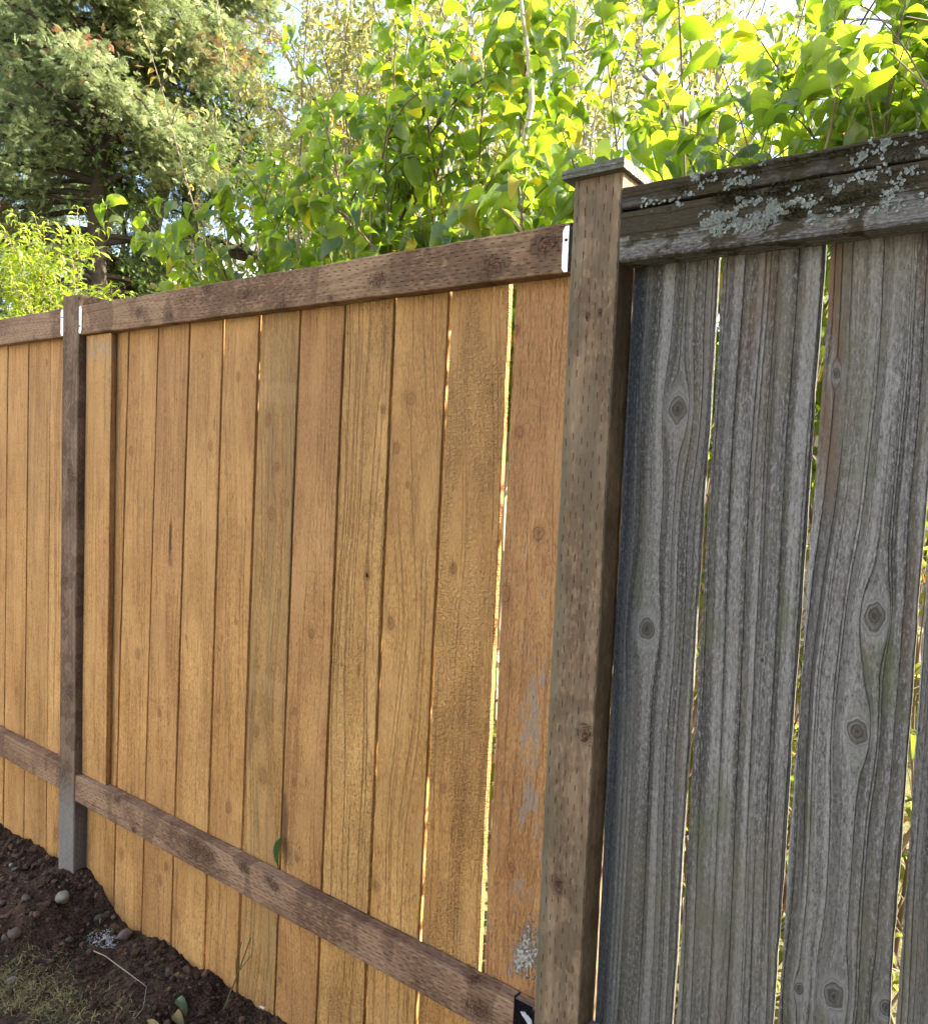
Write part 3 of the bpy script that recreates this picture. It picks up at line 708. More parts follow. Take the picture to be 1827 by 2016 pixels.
blades('weeds', 4500, ((-2.3, -1.25), (-.40, .0)), .006, .026, .0012, dark_g, 4, 'dark tangled weeds and roots on the soil near the boards', 1.2, lambda x_, y_: min(1, max(.02, .25 + 2*mn.noise((x_*7, y_*7, 3)))), 'weeds')

# ------------------------------------------------------------------ leaves
def leaf_template(nl, shape, fold=.35, curl=.5, ruffle=.05, twist=0., seed=0):
    """grid leaf: length 1 along +Y, midrib at x=0, normal +Z"""
    rnd = random.Random(seed); us = (-1, -.55, 0, .55, 1); V = []; F = []
    p1, p2 = rnd.uniform(0, 6), rnd.uniform(0, 6)
    for i in range(nl+1):
        t = i/nl
        if shape == 'heart': w_ = .36*(math.sin(math.pi*min(1, t**.62))**.75) * (1 - .25*t) if t > 0 else .13
        elif shape == 'lance': w_ = .13*math.sin(math.pi*min(1, t**.8))**.8 if t > 0 else .01
        else: w_ = .25*math.sin(math.pi*min(1, t**.8))**.85 if t > 0 else .02
        if i == nl: w_ = .004
        ang = curl*t*t*1.3; yy = math.sin(ang)/max(curl*1.3*t, 1e-3) if False else t*math.cos(ang*.5); zz = -t*math.sin(ang*.5)
        for u in us:
            x_ = u*w_; back = -.10*abs(u)*max(0, 1-t*4) if shape == 'heart' else 0
            z_ = zz + fold*abs(x_)*(1 - .3*t) + ruffle*math.sin(t*7 + p1 + u*1.5)*abs(u) - .25*ruffle*math.cos(t*4+p2)*u
            a = twist*t; xr = x_*math.cos(a) - 0*z_; V.append((xr, yy + back, z_ + x_*math.sin(a)))
    for i in range(nl):
        for j in range(4): a = i*5+j; F.append((a, a+1, a+6, a+5))
    return np.array(V), np.array(F)
def scatter(name, insts, temps, mat, parent=None, loc=(0, 0, 0)):
    """insts: list of (pos, dir, normal, size, tint)"""
    Vs, Fs, Ts, Rs, Us = [], [], [], [], []; n0 = 0; RB = np.array([1, .55, 0, .55, 1])
    rnd = random.Random(len(insts)); ts = [rnd.randrange(len(temps)) for _ in insts]
    for ti, (TV, TF) in enumerate(temps):
        sel = [q for q, k in zip(insts, ts) if k == ti]
        if not sel: continue
        P = np.array([q[0] for q in sel]); Y = np.array([q[1] for q in sel]); N = np.array([q[2] for q in sel]); S = np.array([q[3] for q in sel]); T = np.array([q[4] for q in sel])
        Y /= np.linalg.norm(Y, axis=1, keepdims=True); X = np.cross(Y, N); X /= np.linalg.norm(X, axis=1, keepdims=True) + 1e-9; Z = np.cross(X, Y)
        W = P[:, None, :] + S[:, None, None]*(TV[None, :, 0:1]*X[:, None, :] + TV[None, :, 1:2]*Y[:, None, :] + TV[None, :, 2:3]*Z[:, None, :])
        m_ = len(sel); nv = len(TV); Vs.append(W.reshape(-1, 3)); Fs.append((TF[None] + (np.arange(m_)*nv)[:, None, None] + n0).reshape(-1, TF.shape[1])); Ts.append(np.repeat(T, nv)); n0 += m_*nv
        Rs.append(np.tile(RB, (nv*m_)//5 + 1)[:nv*m_] if nv % 5 == 0 else np.ones(nv*m_)); Us.append(np.tile(np.repeat(np.linspace(0, 1, max(nv//5, 1)), 5)[:nv] if nv % 5 == 0 else np.zeros(nv), m_))
    V = np.concatenate(Vs) - np.array(loc)
    return npmesh(name, V, np.concatenate(Fs), mat, parent, (0, 0, 0) if parent else loc, True, np.concatenate(Ts), np.concatenate(Rs), np.concatenate(Us))

def leaf_mat(name, dk, lt, tdk, tlt, tr=.5, rough=.42, spec=.5, yellow=None, under=None, veins=False):
    g = G(name); t = g.attr('tint'); x, y, z = g.obj()
    n = g.noise(g.vec(x*22., y*22., z*22.), 3, .6)
    f = g.m('ADD', t*.75, n*.4 - .08, clamp=True)
    c = g.mix(f, dk, lt); tc = g.mix(f, tdk, tlt)
    if yellow:
        ym = g.sm(t, .93, .97); c = g.mix(ym, c, yellow[0]); tc = g.mix(ym, tc, yellow[1])
    geo = g.t.nodes.new('ShaderNodeNewGeometry')
    if under: c = g.mix(NV(g, geo.outputs['Backfacing']), c, g.mix(f, *under))
    if veins:
        rb = g.attr('rib'); vt = g.attr('vt'); sv = g.m('SINE', (vt - rb*.22)*38.)*.5 + .5
        vn = g.m('MAXIMUM', g.sm(rb, .10, .0, 0., 1.), g.sm(sv, .90, 1.0)*.55)
        sp = g.sm(g.noise(g.vec(x*160., y*160., z*160.), 2, .6), .68, .74)*.7
        c = g.mix(vn*.35, c, (.30, .36, .16)); tc = g.mix(vn*.5, tc, tdk); c = g.mix(sp, c, (.16, .10, .03)); tc = g.mix(sp, tc, (.25, .16, .03)); n = n + sv*.35
    g.bump(n, .4 if veins else .25, .002)
    g.done(c, rough, spec)
    tb = g.t.nodes.new('ShaderNodeBsdfTranslucent'); g.link(tc, tb.inputs[0])
    mx = g.t.nodes.new('ShaderNodeMixShader'); mx.inputs[0].default_value = tr
    g.t.links.new(g.bsdf.outputs[0], mx.inputs[1]); g.t.links.new(tb.outputs[0], mx.inputs[2]); g.t.links.new(mx.outputs[0], g.out.inputs[0])
    return g.mat
bark_m = leaf_like_mat('grey_bark', (.10, .075, .055), (.30, .25, .20), .9, nscale=50.)
twig_m = leaf_like_mat('brown_twig', (.07, .048, .034), (.26, .19, .13), .85, nscale=80.)
lilac_leaf = leaf_mat('lilac_leaf', (.045, .088, .034), (.13, .19, .07), (.18, .33, .012), (.58, .76, .035), .50, .36, .5, ((.35, .30, .03), (.80, .66, .02)), ((.11, .155, .065), (.20, .25, .09)), veins=True)
HEART = [leaf_template(7, 'heart', f, c, r_, tw, i) for i, (f, c, r_, tw) in enumerate([(.6,.8,.06,0),(1.1,1.1,.09,.3),(.25,.35,.05,-.2),(1.6,.7,.07,.2),(.8,1.6,.10,.5),(.45,1.1,.13,-.5),(-.6,.7,.08,.2),(2.2,1.0,.10,.3),(1.3,1.5,.12,-.6)])]
LANCE = [leaf_template(5, 'lance', f, c, r_, tw, i) for i, (f, c, r_, tw) in enumerate([(.5,.6,.04,0),(.9,1.1,.05,.4),(.3,.3,.03,-.3),(.6,1.5,.06,.5)])]
OVAL = [leaf_template(5, 'oval', f, c, r_, tw, i) for i, (f, c, r_, tw) in enumerate([(.6,.7,.05,0),(1.0,1.1,.07,.3),(.3,.4,.05,-.3),(.8,1.6,.08,.6)])]

def bez(a, b, c, n):
    return [a*(1-t)**2 + b*2*t*(1-t) + c*t*t for t in [i/n for i in range(n+1)]]
random.seed(4)
def in_sunpath(p):
    for gx, pr in ((-.83, .2), (-.43, .7), (-.985, .7), (-1.14, .8)):
        dh = abs((p[0] - gx)*sdir.y - (p[1] - .05)*sdir.x)/math.hypot(sdir.x, sdir.y)
        if dh < .07 and random.random() > pr: return True
    t = (p[1] - .05)/.4922
    if t < 0: return False
    q = Vector((-.60, .05, 1.89)) + Vector(sdir)*t; return (Vector(p) - q).length < .20
def shrub(name, base, targets, nshoot, lab, cat, leafm, temps, size, seed, spread=.35, twigs=(6, 10), tl=(.15, .38), step=.045, stem_r=.008, droop=.5, barkm=None, group=None, jitter=.45, hang=.75, low=.45, minz=None, kfrac=1.0):
    """many stems from the base; side twigs; leaves in opposite pairs"""
    rnd = random.Random(seed); base = Vector(base)
    e = empty(name, base, lab, cat, group); st = MB(); L = []
    def leaves(P, st_, endleaf=True):
        # along polyline P
        ln = 0; k = 0
        for i in range(len(P)-1):
            a, b = P[i], P[i+1]; seg = (b-a).length; d = (b-a).normalized()
            while ln < seg:
                p = a + d*ln
                for s_ in (-1, 1):
                    if rnd.random() < .12: continue
                    side = d.cross(Vector((0, 0, 1)) if k % 2 else Vector((rnd.gauss(0, .4), 1, rnd.gauss(0, .4))))
                    side = side.normalized()*s_ if side.length > .05 else Vector((s_, 0, 0))
                    dr = (side + d*.6 + Vector((rnd.gauss(0, .35), rnd.gauss(0, .35), -hang*rnd.uniform(.3, 1.6)))).normalized()
                    q = p + (side*.6 + d*.5 + Vector((0, 0, .1))).normalized()*size*.22
                    nn = Vector((rnd.gauss(0, .55), rnd.gauss(0, .55), 1)) + side*.2
                    if abs(dr.dot(nn.normalized())) > .95: nn = Vector((1, 0, .2))
                    if in_sunpath(q) or (q.x > -.52 and q.z > 1.95 and rnd.random() < .15 and size > .075): continue
                    L.append((tuple(q), tuple(dr), tuple(nn), size*rnd.uniform(.45, 1.25), rnd.random()))
                k += 1; ln += st_*rnd.uniform(.7, 1.4)
            ln -= seg
        d = (P[-1]-P[-2]).normalized()
        if endleaf:
            for _ in range(2): L.append((tuple(P[-1]), tuple((d + Vector((rnd.gauss(0, .5), rnd.gauss(0, .5), rnd.gauss(-.2, .5)))).normalized()), (rnd.gauss(0, .5), rnd.gauss(0, .5), 1), size*rnd.uniform(.4, .8), rnd.random()))
    for s in range(nshoot):
        tg = targets[s % len(targets)]; T = Vector(tg[:3]) + Vector((rnd.gauss(0, 1)*tg[3], rnd.gauss(0, 1)*tg[4], rnd.gauss(0, 1)*tg[5]))
        B = base + Vector((rnd.gauss(0, spread), rnd.gauss(0, spread*.5), 0)); 
        T.y = max(T.y, .28)
        B.y = max(B.y, .35)
        mid = B.lerp(T, .5); mid.z = B.z + (T.z - B.z)*rnd.uniform(.62, .8); mid += Vector((rnd.gauss(0, .12), rnd.gauss(0, .08), 0)); mid.y = max(mid.y, .3)
        P = bez(B, mid, T, 14)
        P = [p + Vector((mn.noise(p*2.3 + Vector((s, 0, 0))), mn.noise(p*2.3 + Vector((0, s, 0))), 0))*.05*(i/14) for i, p in enumerate(P)]
        for p in P: p.y = max(p.y, .24)
        r0 = stem_r*rnd.uniform(.7, 1.3); st.tube(P, [r0*(1 - .78*i/14) for i in range(15)], 6, rnd.random())
        for t in range(rnd.randint(*twigs)):
            f = low + (1-low)*rnd.random()**.8; i = min(13, int(f*14)); p = P[i]; d = (P[i+1]-P[i]).normalized()
            out = Vector((rnd.gauss(0, 1), rnd.gauss(0, .8), rnd.uniform(-.1, .9))).normalized(); ln = rnd.uniform(*tl)
            q2 = p + (d*.6 + out).normalized()*ln; q1 = p.lerp(q2, .5) + Vector((0, 0, .05*ln/.3)); q2.z -= droop*ln*.35
            if q2.y < .15: q2.y = .15 + rnd.random()*.12
            if q1.y < .15: q1.y = .15 + rnd.random()*.1
            if minz and q2.z < minz and rnd.random() > .12: continue
            if q2.x > -1.2 and q2.z > 1.83 + 1.1*q2.y: continue
            Q = bez(p, q1, q2, 5); st.tube(Q, [r0*.35, r0*.32, r0*.28, r0*.24, r0*.2, r0*.14], 4, rnd.random(), cap=False); leaves(Q[1:], step)
        leaves(P[9:], step*1.3)
    so = st.obj('stems', barkm or twig_m, e); so.data.transform(Matrix.Translation(-base))
    L = [q for q in L if not in_sunpath(q[0])]
    fo = scatter('foliage', L, temps, leafm, None); fo.parent = e; fo.data.transform(Matrix.Translation(-base))
    return e, len(L)

tot = 0
# (x, y, z, sx, sy, sz) goals of the shoots
e, k = shrub('lilac_bush', (-2.0, 1.15, -.1), [(-2.8,1.0,2.35,.25,.3,.22),(-2.35,1.1,2.55,.25,.3,.25),(-2.0,1.0,2.8,.25,.35,.3),(-1.75,.8,2.4,.3,.25,.3),(-2.6,.7,2.1,.25,.2,.2),(-2.1,.6,2.1,.35,.15,.2),(-1.6,1.3,3.0,.3,.3,.3)], 28,
    'lilac bush with dark green heart leaves reaching furthest left over the fence', 'bush', lilac_leaf, HEART, .076, 2, group='lilac bushes behind the fence', minz=1.5, twigs=(6, 10)); tot += k
e, k = shrub('lilac_bush', (-1.05, 1.1, -.1), [(-1.35,1.0,2.7,.25,.3,.35),(-1.0,.9,2.5,.25,.3,.4),(-.8,1.2,2.9,.3,.3,.3),(-1.5,1.3,3.1,.3,.3,.3),(-1.15,.6,2.05,.35,.2,.2),(-.75,.6,2.1,.3,.15,.2)], 24,
    'lilac bush with bright green heart leaves behind the middle of the new fence', 'bush', lilac_leaf, HEART, .086, 5, group='lilac bushes behind the fence', minz=1.5, twigs=(6, 10)); tot += k
e, k = shrub('lilac_bush', (-.35, 1.0, -.1), [(-.45,.85,2.3,.2,.25,.2),(-.2,.8,2.2,.2,.2,.2),(-.35,1.2,2.6,.3,.3,.2),(-.65,.6,2.1,.2,.15,.12),(-.15,.7,2.05,.2,.12,.12),(-.2,1.0,2.55,.15,.15,.15),(-.38,1.0,2.65,.15,.15,.15),(-.05,.8,2.3,.12,.12,.12)], 32,
    'lilac bush with glowing yellow-green leaves behind the old grey fence', 'bush', lilac_leaf, HEART, .086, 9, group='lilac bushes behind the fence', minz=1.5, twigs=(5, 8)); tot += k

tan_leaf = leaf_mat('olive_leaf', (.13, .14, .055), (.36, .34, .16), (.32, .36, .06), (.62, .60, .18), .42, .5, .4, ((.40, .26, .05), (.6, .4, .05)))
A = at(620, 150, 3.2)
e, k = shrub('olive_shrub', (-4.3, 3.2, -.1), [(A.x, 3.2, A.z, .5, .5, .5), (-4.2, 3.0, 3.8, .6, .5, .5), (-3.6, 3.1, 4.2, .5, .5, .6), (-4.7, 3.2, 4.9, .5, .5, .5), (-5.1, 3.3, 4.2, .4, .5, .6), (-4.0, 3.2, 5.2, .5, .5, .4)], 66,
    'tall shrub with narrow olive tan leaves behind the left lilac', 'shrub', tan_leaf, OVAL, .07, 12, spread=.5, twigs=(7, 11), tl=(.2, .5), step=.05, stem_r=.012, low=.35, minz=2.2, group='shrubs further back', barkm=bark_m); tot += k
e, k = shrub('olive_shrub', (-2.7, 3.3, -.1), [(-2.9, 3.2, 3.9, .5, .5, .5), (-2.5, 3.2, 3.6, .5, .5, .5), (-2.0, 3.4, 4.2, .5, .5, .5), (-3.2, 3.2, 5.0, .5, .5, .4)], 48,
    'tall shrub with many thin upright stems behind the middle lilac', 'shrub', tan_leaf, OVAL, .07, 13, spread=.6, twigs=(6, 9), tl=(.2, .5), step=.055, stem_r=.012, low=.3, minz=2.0, group='shrubs further back', barkm=bark_m); tot += k
bud_leaf = leaf_mat('butterfly_bush_leaf', (.07, .11, .03), (.17, .20, .07), (.22, .32, .03), (.46, .50, .08), .45, .5, .4, ((.35, .15, .05), (.5, .2, .05)))
e, k = shrub('butterfly_bush', (-.9, 2.6, -.1), [(-.75, 2.5, 3.0, .25, .3, .35), (-.45, 2.6, 2.9, .25, .3, .35), (-1.3, 2.7, 3.3, .35, .3, .4), (-.55, 2.4, 2.5, .3, .3, .3)], 22,
    'butterfly bush with narrow leaves on thin arching twigs at the far right', 'bush', bud_leaf, LANCE, .09, 15, spread=.3, twigs=(5, 8), tl=(.2, .45), step=.05, stem_r=.008, low=.35, minz=1.9, group='shrubs further back', barkm=bark_m, droop=.9); tot += k
bam_leaf = leaf_mat('bright_narrow_leaf', (.10, .16, .02), (.24, .30, .04), (.30, .42, .02), (.60, .68, .04), .45, .45, .4)
e, k = shrub('narrow_leaved_shrub', (-4.15, .95, -.1), [(-4.3, .9, 1.98, .25, .25, .1), (-3.9, .9, 1.82, .2, .2, .08), (-4.7, .9, 2.32, .25, .25, .12), (-3.7, .8, 1.74, .12, .2, .06), (-5.0, 1., 2.62, .25, .2, .12)], 60,
    'bright yellow-green shrub with narrow pointed leaves rising over the fence at the far left', 'shrub', bam_leaf, LANCE, .068, 17, spread=.3, twigs=(6, 9), tl=(.12, .3), step=.028, stem_r=.005, low=.4, minz=1.5, hang=.35); tot += k
# greenery seen through the gaps at the foot of the boards
e, k = shrub('low_shrub', (-.6, .75, -.12), [(-.9, .8, .9, .3, .2, .25), (-.4, .7, .8, .3, .15, .25), (-.15, .8, 1.1, .15, .2, .3), (-.15, .9, .5, .15, .2, .3), (-.5, .8, 1.4, .4, .2, .2), (-.2, .7, 1.5, .15, .15, .2)], 60,
    'low leafy shrub glimpsed through the gaps of the old grey fence', 'shrub', bud_leaf, OVAL, .06, 19, spread=.4, twigs=(4, 7), tl=(.1, .3), step=.05, stem_r=.005, low=.1); tot += k
print('leaves', tot)

# the pale stem standing up through the lilacs
def pale_stem(base, pts, r0, lab, seed):
    mb = MB(); P = [Vector(p) for p in pts]; Q = []
    for i in range(len(P)-1):
        for k in range(6):
            t = k/6; p = P[i].lerp(P[i+1], t); Q.append(p + Vector((mn.noise(p*3+Vector((seed, 0, 0))), mn.noise(p*3), 0))*.02)
    Q.append(P[-1]); n = len(Q); mb.tube(Q, [r0*(1-.6*i/n)*(1 + .12*mn.noise((i*.9, seed, 0))) for i in range(n)], 8, .8)
    e = empty('sapling', base, lab, 'sapling'); o = mb.obj('trunk', pale_m, e); o.data.transform(Matrix.Translation(-Vector(base))); return e, Q
pale_m = leaf_like_mat('pale_bark', (.30, .24, .19), (.58, .50, .42), .8, nscale=60.)
Y0 = .75
q = [at(1012, 460, Y0), at(1022, 330, Y0), at(1045, 200, Y0), at(1038, 90, Y0), at(1030, 0, Y0), at(1020, -140, Y0)]
e, Q = pale_stem((q[0].x+.02, Y0, -.12), [(q[0].x+.02, Y0, -.12), (q[0].x+.01, Y0, 1.0)] + q, .013, 'slim pale-barked sapling standing upright in front of the lilacs', 3)
rnd = random.Random(77); L = []
for i in range(60):
    p = Q[rnd.randrange(14, len(Q))]; d = Vector((rnd.gauss(0, 1), rnd.gauss(0, 1), rnd.gauss(-.3, .4))).normalized(); L.append((tuple(p + d*rnd.uniform(.02, .12)), tuple(d), (rnd.gauss(0, .5), rnd.gauss(0, .5), 1), rnd.uniform(.05, .09), rnd.random()))
L = [q for q in L if not in_sunpath(q[0])]
o = scatter('leaves', L, HEART, lilac_leaf, None); o.parent = e; o.data.transform(Matrix.Translation(-Vector(e.location)))

# ------------------------------------------------------------------ trees behind
def fan_template(n=9, seed=0, w_=.055):
    """a flat scaly spray of a conifer: axis + alternate leaflets"""
    rnd = random.Random(seed); V = []; F = []
    def quad(a, b, w0, w1):
        d = np.array(b) - np.array(a); s = np.array([-d[1], d[0], 0.]); s /= np.linalg.norm(s) + 1e-9; k = len(V)
        V.extend([np.array(a) - s*w0, np.array(a) + s*w0, np.array(b) + s*w1, np.array(b) - s*w1]); F.append((k, k+1, k+2, k+3))
    pts = [(.08*math.sin(i*1.1+seed)*i/n, i/n, -.18*(i/n)**2) for i in range(n+1)]
    for i in range(n):
        quad(pts[i], pts[i+1], w_*.35, w_*.25)
        for s in (-1, 1):
            ln = (.42*(1 - i/n)**.7 + .1)*rnd.uniform(.6, 1.15); a = R(rnd.uniform(35, 60)); x, y, z = pts[i]
            quad((x, y, z), (x + s*math.sin(a)*ln, y + math.cos(a)*ln, z - .15*ln + rnd.uniform(-.06, .06)), w_*.7, w_*.30)
    return np.array(V), np.array(F)
FAN = [fan_template(5, i, .075) for i in range(5)]
con_leaf = leaf_mat('conifer_foliage', (.08, .115, .048), (.36, .41, .195), (.16, .22, .07), (.44, .50, .22), .34, .7, .2, ((.27, .15, .085), (.32, .17, .08)))
def conifer(name, base, h, rad, lab, seed, nbr=90, zmin=2.2, dens=1.0, trunk=.16, fan=.105, spread_az=None, group=None, cut=None):
    rnd = random.Random(seed); base = Vector(base); e = empty(name, base, lab, 'tree', group)
    tb = MB(); P = [base + Vector((.12*mn.noise((i*.6, seed, 0)), .12*mn.noise((i*.6, seed, 5)), h*i/14)) for i in range(15)]
    tb.tube(P, [trunk*(1 - .9*i/14) for i in range(15)], 10, .3)
    L = []
    for b in range(nbr):
        f = rnd.random()**.9; z = zmin + (h - zmin)*f; i = min(13, int(z/h*14)); p0 = P[i].lerp(P[i+1], z/h*14 - i)
        az = rnd.uniform(0, 6.28) if not spread_az else rnd.gauss(spread_az[0], spread_az[1])
        ln = rad*(1 - .75*f)*rnd.uniform(.55, 1.1); out = Vector((math.cos(az), math.sin(az), rnd.uniform(-.15, .3)))
        p2 = p0 + out*ln; p2.z -= ln*.22; p1 = p0 + out*ln*.5 + Vector((0, 0, .08*ln)); Q = bez(p0, p1, p2, 8)
        if cut and p2.x > cut[0] and p2.z < cut[1]: continue
        tb.tube(Q, [.03*(1-.8*i/8)*(ln/1.5) + .004 for i in range(9)], 5, .2, cap=False)
        brown = rnd.random() < .12; btint = rnd.uniform(0, .35)
        m = int(190*dens*ln)
        for _ in range(m):
            t = rnd.uniform(.2, 1.0)**.8; k = min(7, int(t*8)); p = Q[k].lerp(Q[k+1], t*8-k)
            side = Vector((-out.y, out.x, 0)).normalized()*rnd.gauss(0, .17*ln*(1.15 - t)**.5); dp = side + Vector((rnd.gauss(0, .06), rnd.gauss(0, .06), rnd.gauss(-.03, .07)))
            q = p + dp; d = (out*.55 + side*1.3 + Vector((rnd.gauss(0, .4), rnd.gauss(0, .4), rnd.uniform(-.9, .35)))).normalized()
            if cut and q.x > cut[0] and q.z < cut[1]: continue
            nn = (rnd.gauss(0, .6), rnd.gauss(0, .6), 1); tt = .97 if (brown and rnd.random() < .5) or rnd.random() < .015 else min(.9, btint + rnd.random()*.55)
            L.append((tuple(q), tuple(d), nn, fan*rnd.uniform(.6, 1.25), tt))
    o = tb.obj('trunk', dark_bark, e); o.data.transform(Matrix.Translation(-base))
    fo = scatter('foliage', L, FAN, con_leaf, None); fo.parent = e; fo.data.transform(Matrix.Translation(-base)); print(name, len(L)); return e
dark_bark = leaf_like_mat('dark_bark', (.028, .020, .015), (.12, .09, .065), .95, nscale=14.)
conifer('cypress_tree', (-8.9, 3.6, -.1), 9.5, 2.5, 'large shaggy cypress with drooping yellow-green sprays and brown patches filling the upper left', 3, nbr=260, zmin=2.7, cut=(-8.35, 4.3), dens=1.0, group='conifers on the left')
conifer('cypress_tree', (-9.0, 4.9, -.1), 9.0, 2.0, 'second cypress just right of the large shaggy one', 4, nbr=120, zmin=5.2, dens=1.0, group='conifers on the left')
conifer('cypress_tree', (-15.5, 6.0, -.1), 11, 3.2, 'cypress behind the large shaggy one at the left edge', 7, nbr=110, zmin=2.5, dens=.6, fan=.17, group='conifers on the left')

mossbark = G('mossy_bark'); x, y, z = mossbark.obj(); n = mossbark.noise(mossbark.vec(x*9., y*9., z*5.), 4, .7); f = mossbark.noise(mossbark.vec(x*45., y*45., z*45.), 3, .7)
c = mossbark.mix(mossbark.sm(n, .4, .62), (.025, .018, .013), (.10, .085, .045)); c = mossbark.mix(mossbark.sm(f, .56, .66, 0., .7), c, (.24, .24, .19)); mossbark.bump(f + n, 1., .03); mossbark = mossbark.done(c, .95, .15)
dec_leaf = leaf_mat('deciduous_leaf', (.025, .06, .015), (.10, .15, .035), (.10, .22, .02), (.32, .42, .04), .42, .5, .4)
def tree(name, limbs, leafspots, lab, seed, mat, leafm, size, temps=OVAL, group=None, sides=9, barkn='trunk'):
    """limbs: list of (points, r0, r1)"""
    rnd = random.Random(seed); base = Vector(limbs[0][0][0]); e = empty(name, base, lab, 'tree', group); mb = MB(); L = []; ends = []
    for pts, r0, r1 in limbs:
        P = [Vector(p) for p in pts]; Q = []
        for i in range(len(P)-1):
            a = P[max(0, i-1)]; b = P[i]; c_ = P[i+1]; d = P[min(len(P)-1, i+2)]
            for k in range(5):
                t = k/5; q = .5*((2*b) + (c_-a)*t + (2*a-5*b+4*c_-d)*t*t + (-a+3*b-3*c_+d)*t**3); Q.append(q + Vector((mn.noise(q*2.), mn.noise(q*2.+Vector((5, 5, 5))), 0))*.04)
        Q.append(P[-1]); n = len(Q); mb.tube(Q, [(r0 + (r1-r0)*i/(n-1))*(1 + .18*mn.noise((i*.7, seed, r0*50))) for i in range(n)], sides, rnd.random()); ends.append(Q)
    for (c, r, n) in leafspots:
        c = Vector(c)
        for cl in range(max(1, n//30)):
            cc = c + Vector((rnd.gauss(0, r*.5), rnd.gauss(0, r*.5), rnd.gauss(0, r*.4)))
            src = min((q for Q in ends for q in Q), key=lambda q: (q-cc).length)
            if (src-cc).length < 3: mb.tube(bez(src, src.lerp(cc, .5) + Vector((0, 0, .1)), cc, 4), [.012, .010, .008, .006, .003], 4, .3, cap=False)
            for _ in range(30):
                p = cc + Vector((rnd.gauss(0, .16), rnd.gauss(0, .16), rnd.gauss(0, .12))); d = Vector((rnd.gauss(0, 1), rnd.gauss(0, 1), rnd.gauss(-.4, .6))).normalized()
                L.append((tuple(p), tuple(d), (rnd.gauss(0, .6), rnd.gauss(0, .6), 1), size*rnd.uniform(.6, 1.2), rnd.random()))
    o = mb.obj('trunk', mat, e); o.data.transform(Matrix.Translation(-base))
    if L: fo = scatter('crown', L, temps, leafm, None); fo.parent = e; fo.data.transform(Matrix.Translation(-base))
    return e
Y1 = 5.2
def A3(px, py, y=Y1): return tuple(at(px, py, y))
b0 = at(262, 600, Y1)
tree('mossy_tree', [([(b0.x-.1, Y1, -.1), (b0.x-.03, Y1, 1.5), A3(268, 580), A3(285, 510), A3(300, 430), A3(318, 360), A3(330, 250), A3(320, 120)], .24, .08),
                    ([A3(272, 590), A3(300, 545), A3(325, 505), A3(365, 488), A3(420, 480), A3(470, 500), A3(540, 510), A3(620, 500)], .20, .04),
                    ([A3(365, 488), A3(390, 440), A3(420, 390), A3(440, 330), A3(480, 250)], .07, .02),
                    ([A3(318, 360), A3(370, 300), A3(400, 230), A3(410, 120)], .05, .02)],
     [(A3(430, 260, 5.), .8, 700), (A3(520, 540, 5.4), .4, 260), (A3(560, 400, 5.2), .8, 900), (A3(500, 330, 5.2), .8, 900), (A3(640, 470, 5.2), .8, 900)],
     'gnarled mossy tree with a bent dark limb left of the lilacs', 5, mossbark, dec_leaf, .085)
b1 = at(225, 600, 5.0)
tree('thin_dark_tree', [([(b1.x, 5.0, -.1), (b1.x, 5.0, 1.5), A3(228, 580, 5.), A3(215, 530, 5.), A3(205, 470, 5.), A3(215, 400, 5.), A3(200, 300, 5.)], .15, .06), ([A3(218, 560, 5.), A3(238, 510, 5.), A3(245, 450, 5.)], .06, .02)],
     [(A3(235, 520, 3.9), .35, 150), (A3(260, 560, 4.), .4, 240), (A3(250, 350, 3.6), .5, 200)], 'thin dark-barked tree just left of the mossy trunk', 6, dark_bark, dec_leaf, .08)
# far row of trees closing the view
far_leaf = leaf_mat('far_leaf', (.10, .13, .045), (.30, .31, .13), (.26, .34, .06), (.55, .58, .18), .4, .6, .3, ((.3, .2, .05), (.4, .3, .05)))
rnd = random.Random(31)
for i, (x_, y_, h, lab, n) in enumerate([(-9.3, 8.0, 9.6, 'olive green tree behind the mossy tree, filling the gap beside the cypresses', 3200), (-6.2, 8.5, 9.6, 'twiggy olive tree rising behind the middle of the hedge', 2800), (-3.0, 7.5, 7.0, 'loose light green tree behind the bushes right of centre', 1200)]):
    limbs = [([(x_, y_, -.1), (x_+.1, y_, h*.3), (x_-.1, y_+.1, h*.6), (x_, y_, h*.92)], .16, .03)]; spots = []
    for k in range(22):
        a = rnd.uniform(0, 6.28); z0 = h*rnd.uniform(.3, .82); r_ = rnd.uniform(.6, 1.5); p = (x_ + math.cos(a)*r_, y_ + math.sin(a)*r_, z0 + rnd.uniform(.4, 1.6)); limbs.append(([(x_, y_, z0-.3), ((x_+p[0])/2, (y_+p[1])/2, z0+.3), p], .05, .012)); spots.append((p, .9, n//20))
    tree('leafy_tree', limbs, spots, lab, 50+i, bark_m, far_leaf, .13, group='leafy trees beyond the bushes', sides=6)

# ------------------------------------------------------------------ houses beyond, then two unseen near ones added for the light
def roofmat(name, a, b, pitch):
    g = G(name); x, y, z = g.obj(); rows = g.m('FRACT', z/pitch); n = g.noise(g.vec(x*14., y*14., z*40.), 3, .6)
    c = g.mix(g.sm(n, .35, .65), a, b); c = g.mix(g.sm(rows, .0, .16, .7, 0.), c, tuple(q*.3 for q in a)); g.bump(rows + n*.4, .9, .02); return g.done(c, .9, .2)
def sidmat(name, a, pitch=.14):
    g = G(name); x, y, z = g.obj(); rows = g.m('FRACT', z/pitch); n = g.noise(g.vec(x*3., y*3., z*8.), 3, .6)
    c = g.mix(g.sm(n, .3, .7, 0., .3), a, tuple(q*.75 for q in a)); g.bump(rows, .8, .015); return g.done(c, .7, .3)
glassm = metal('window_glass', (.03, .04, .05), (.06, .08, .10), .08, 0.)
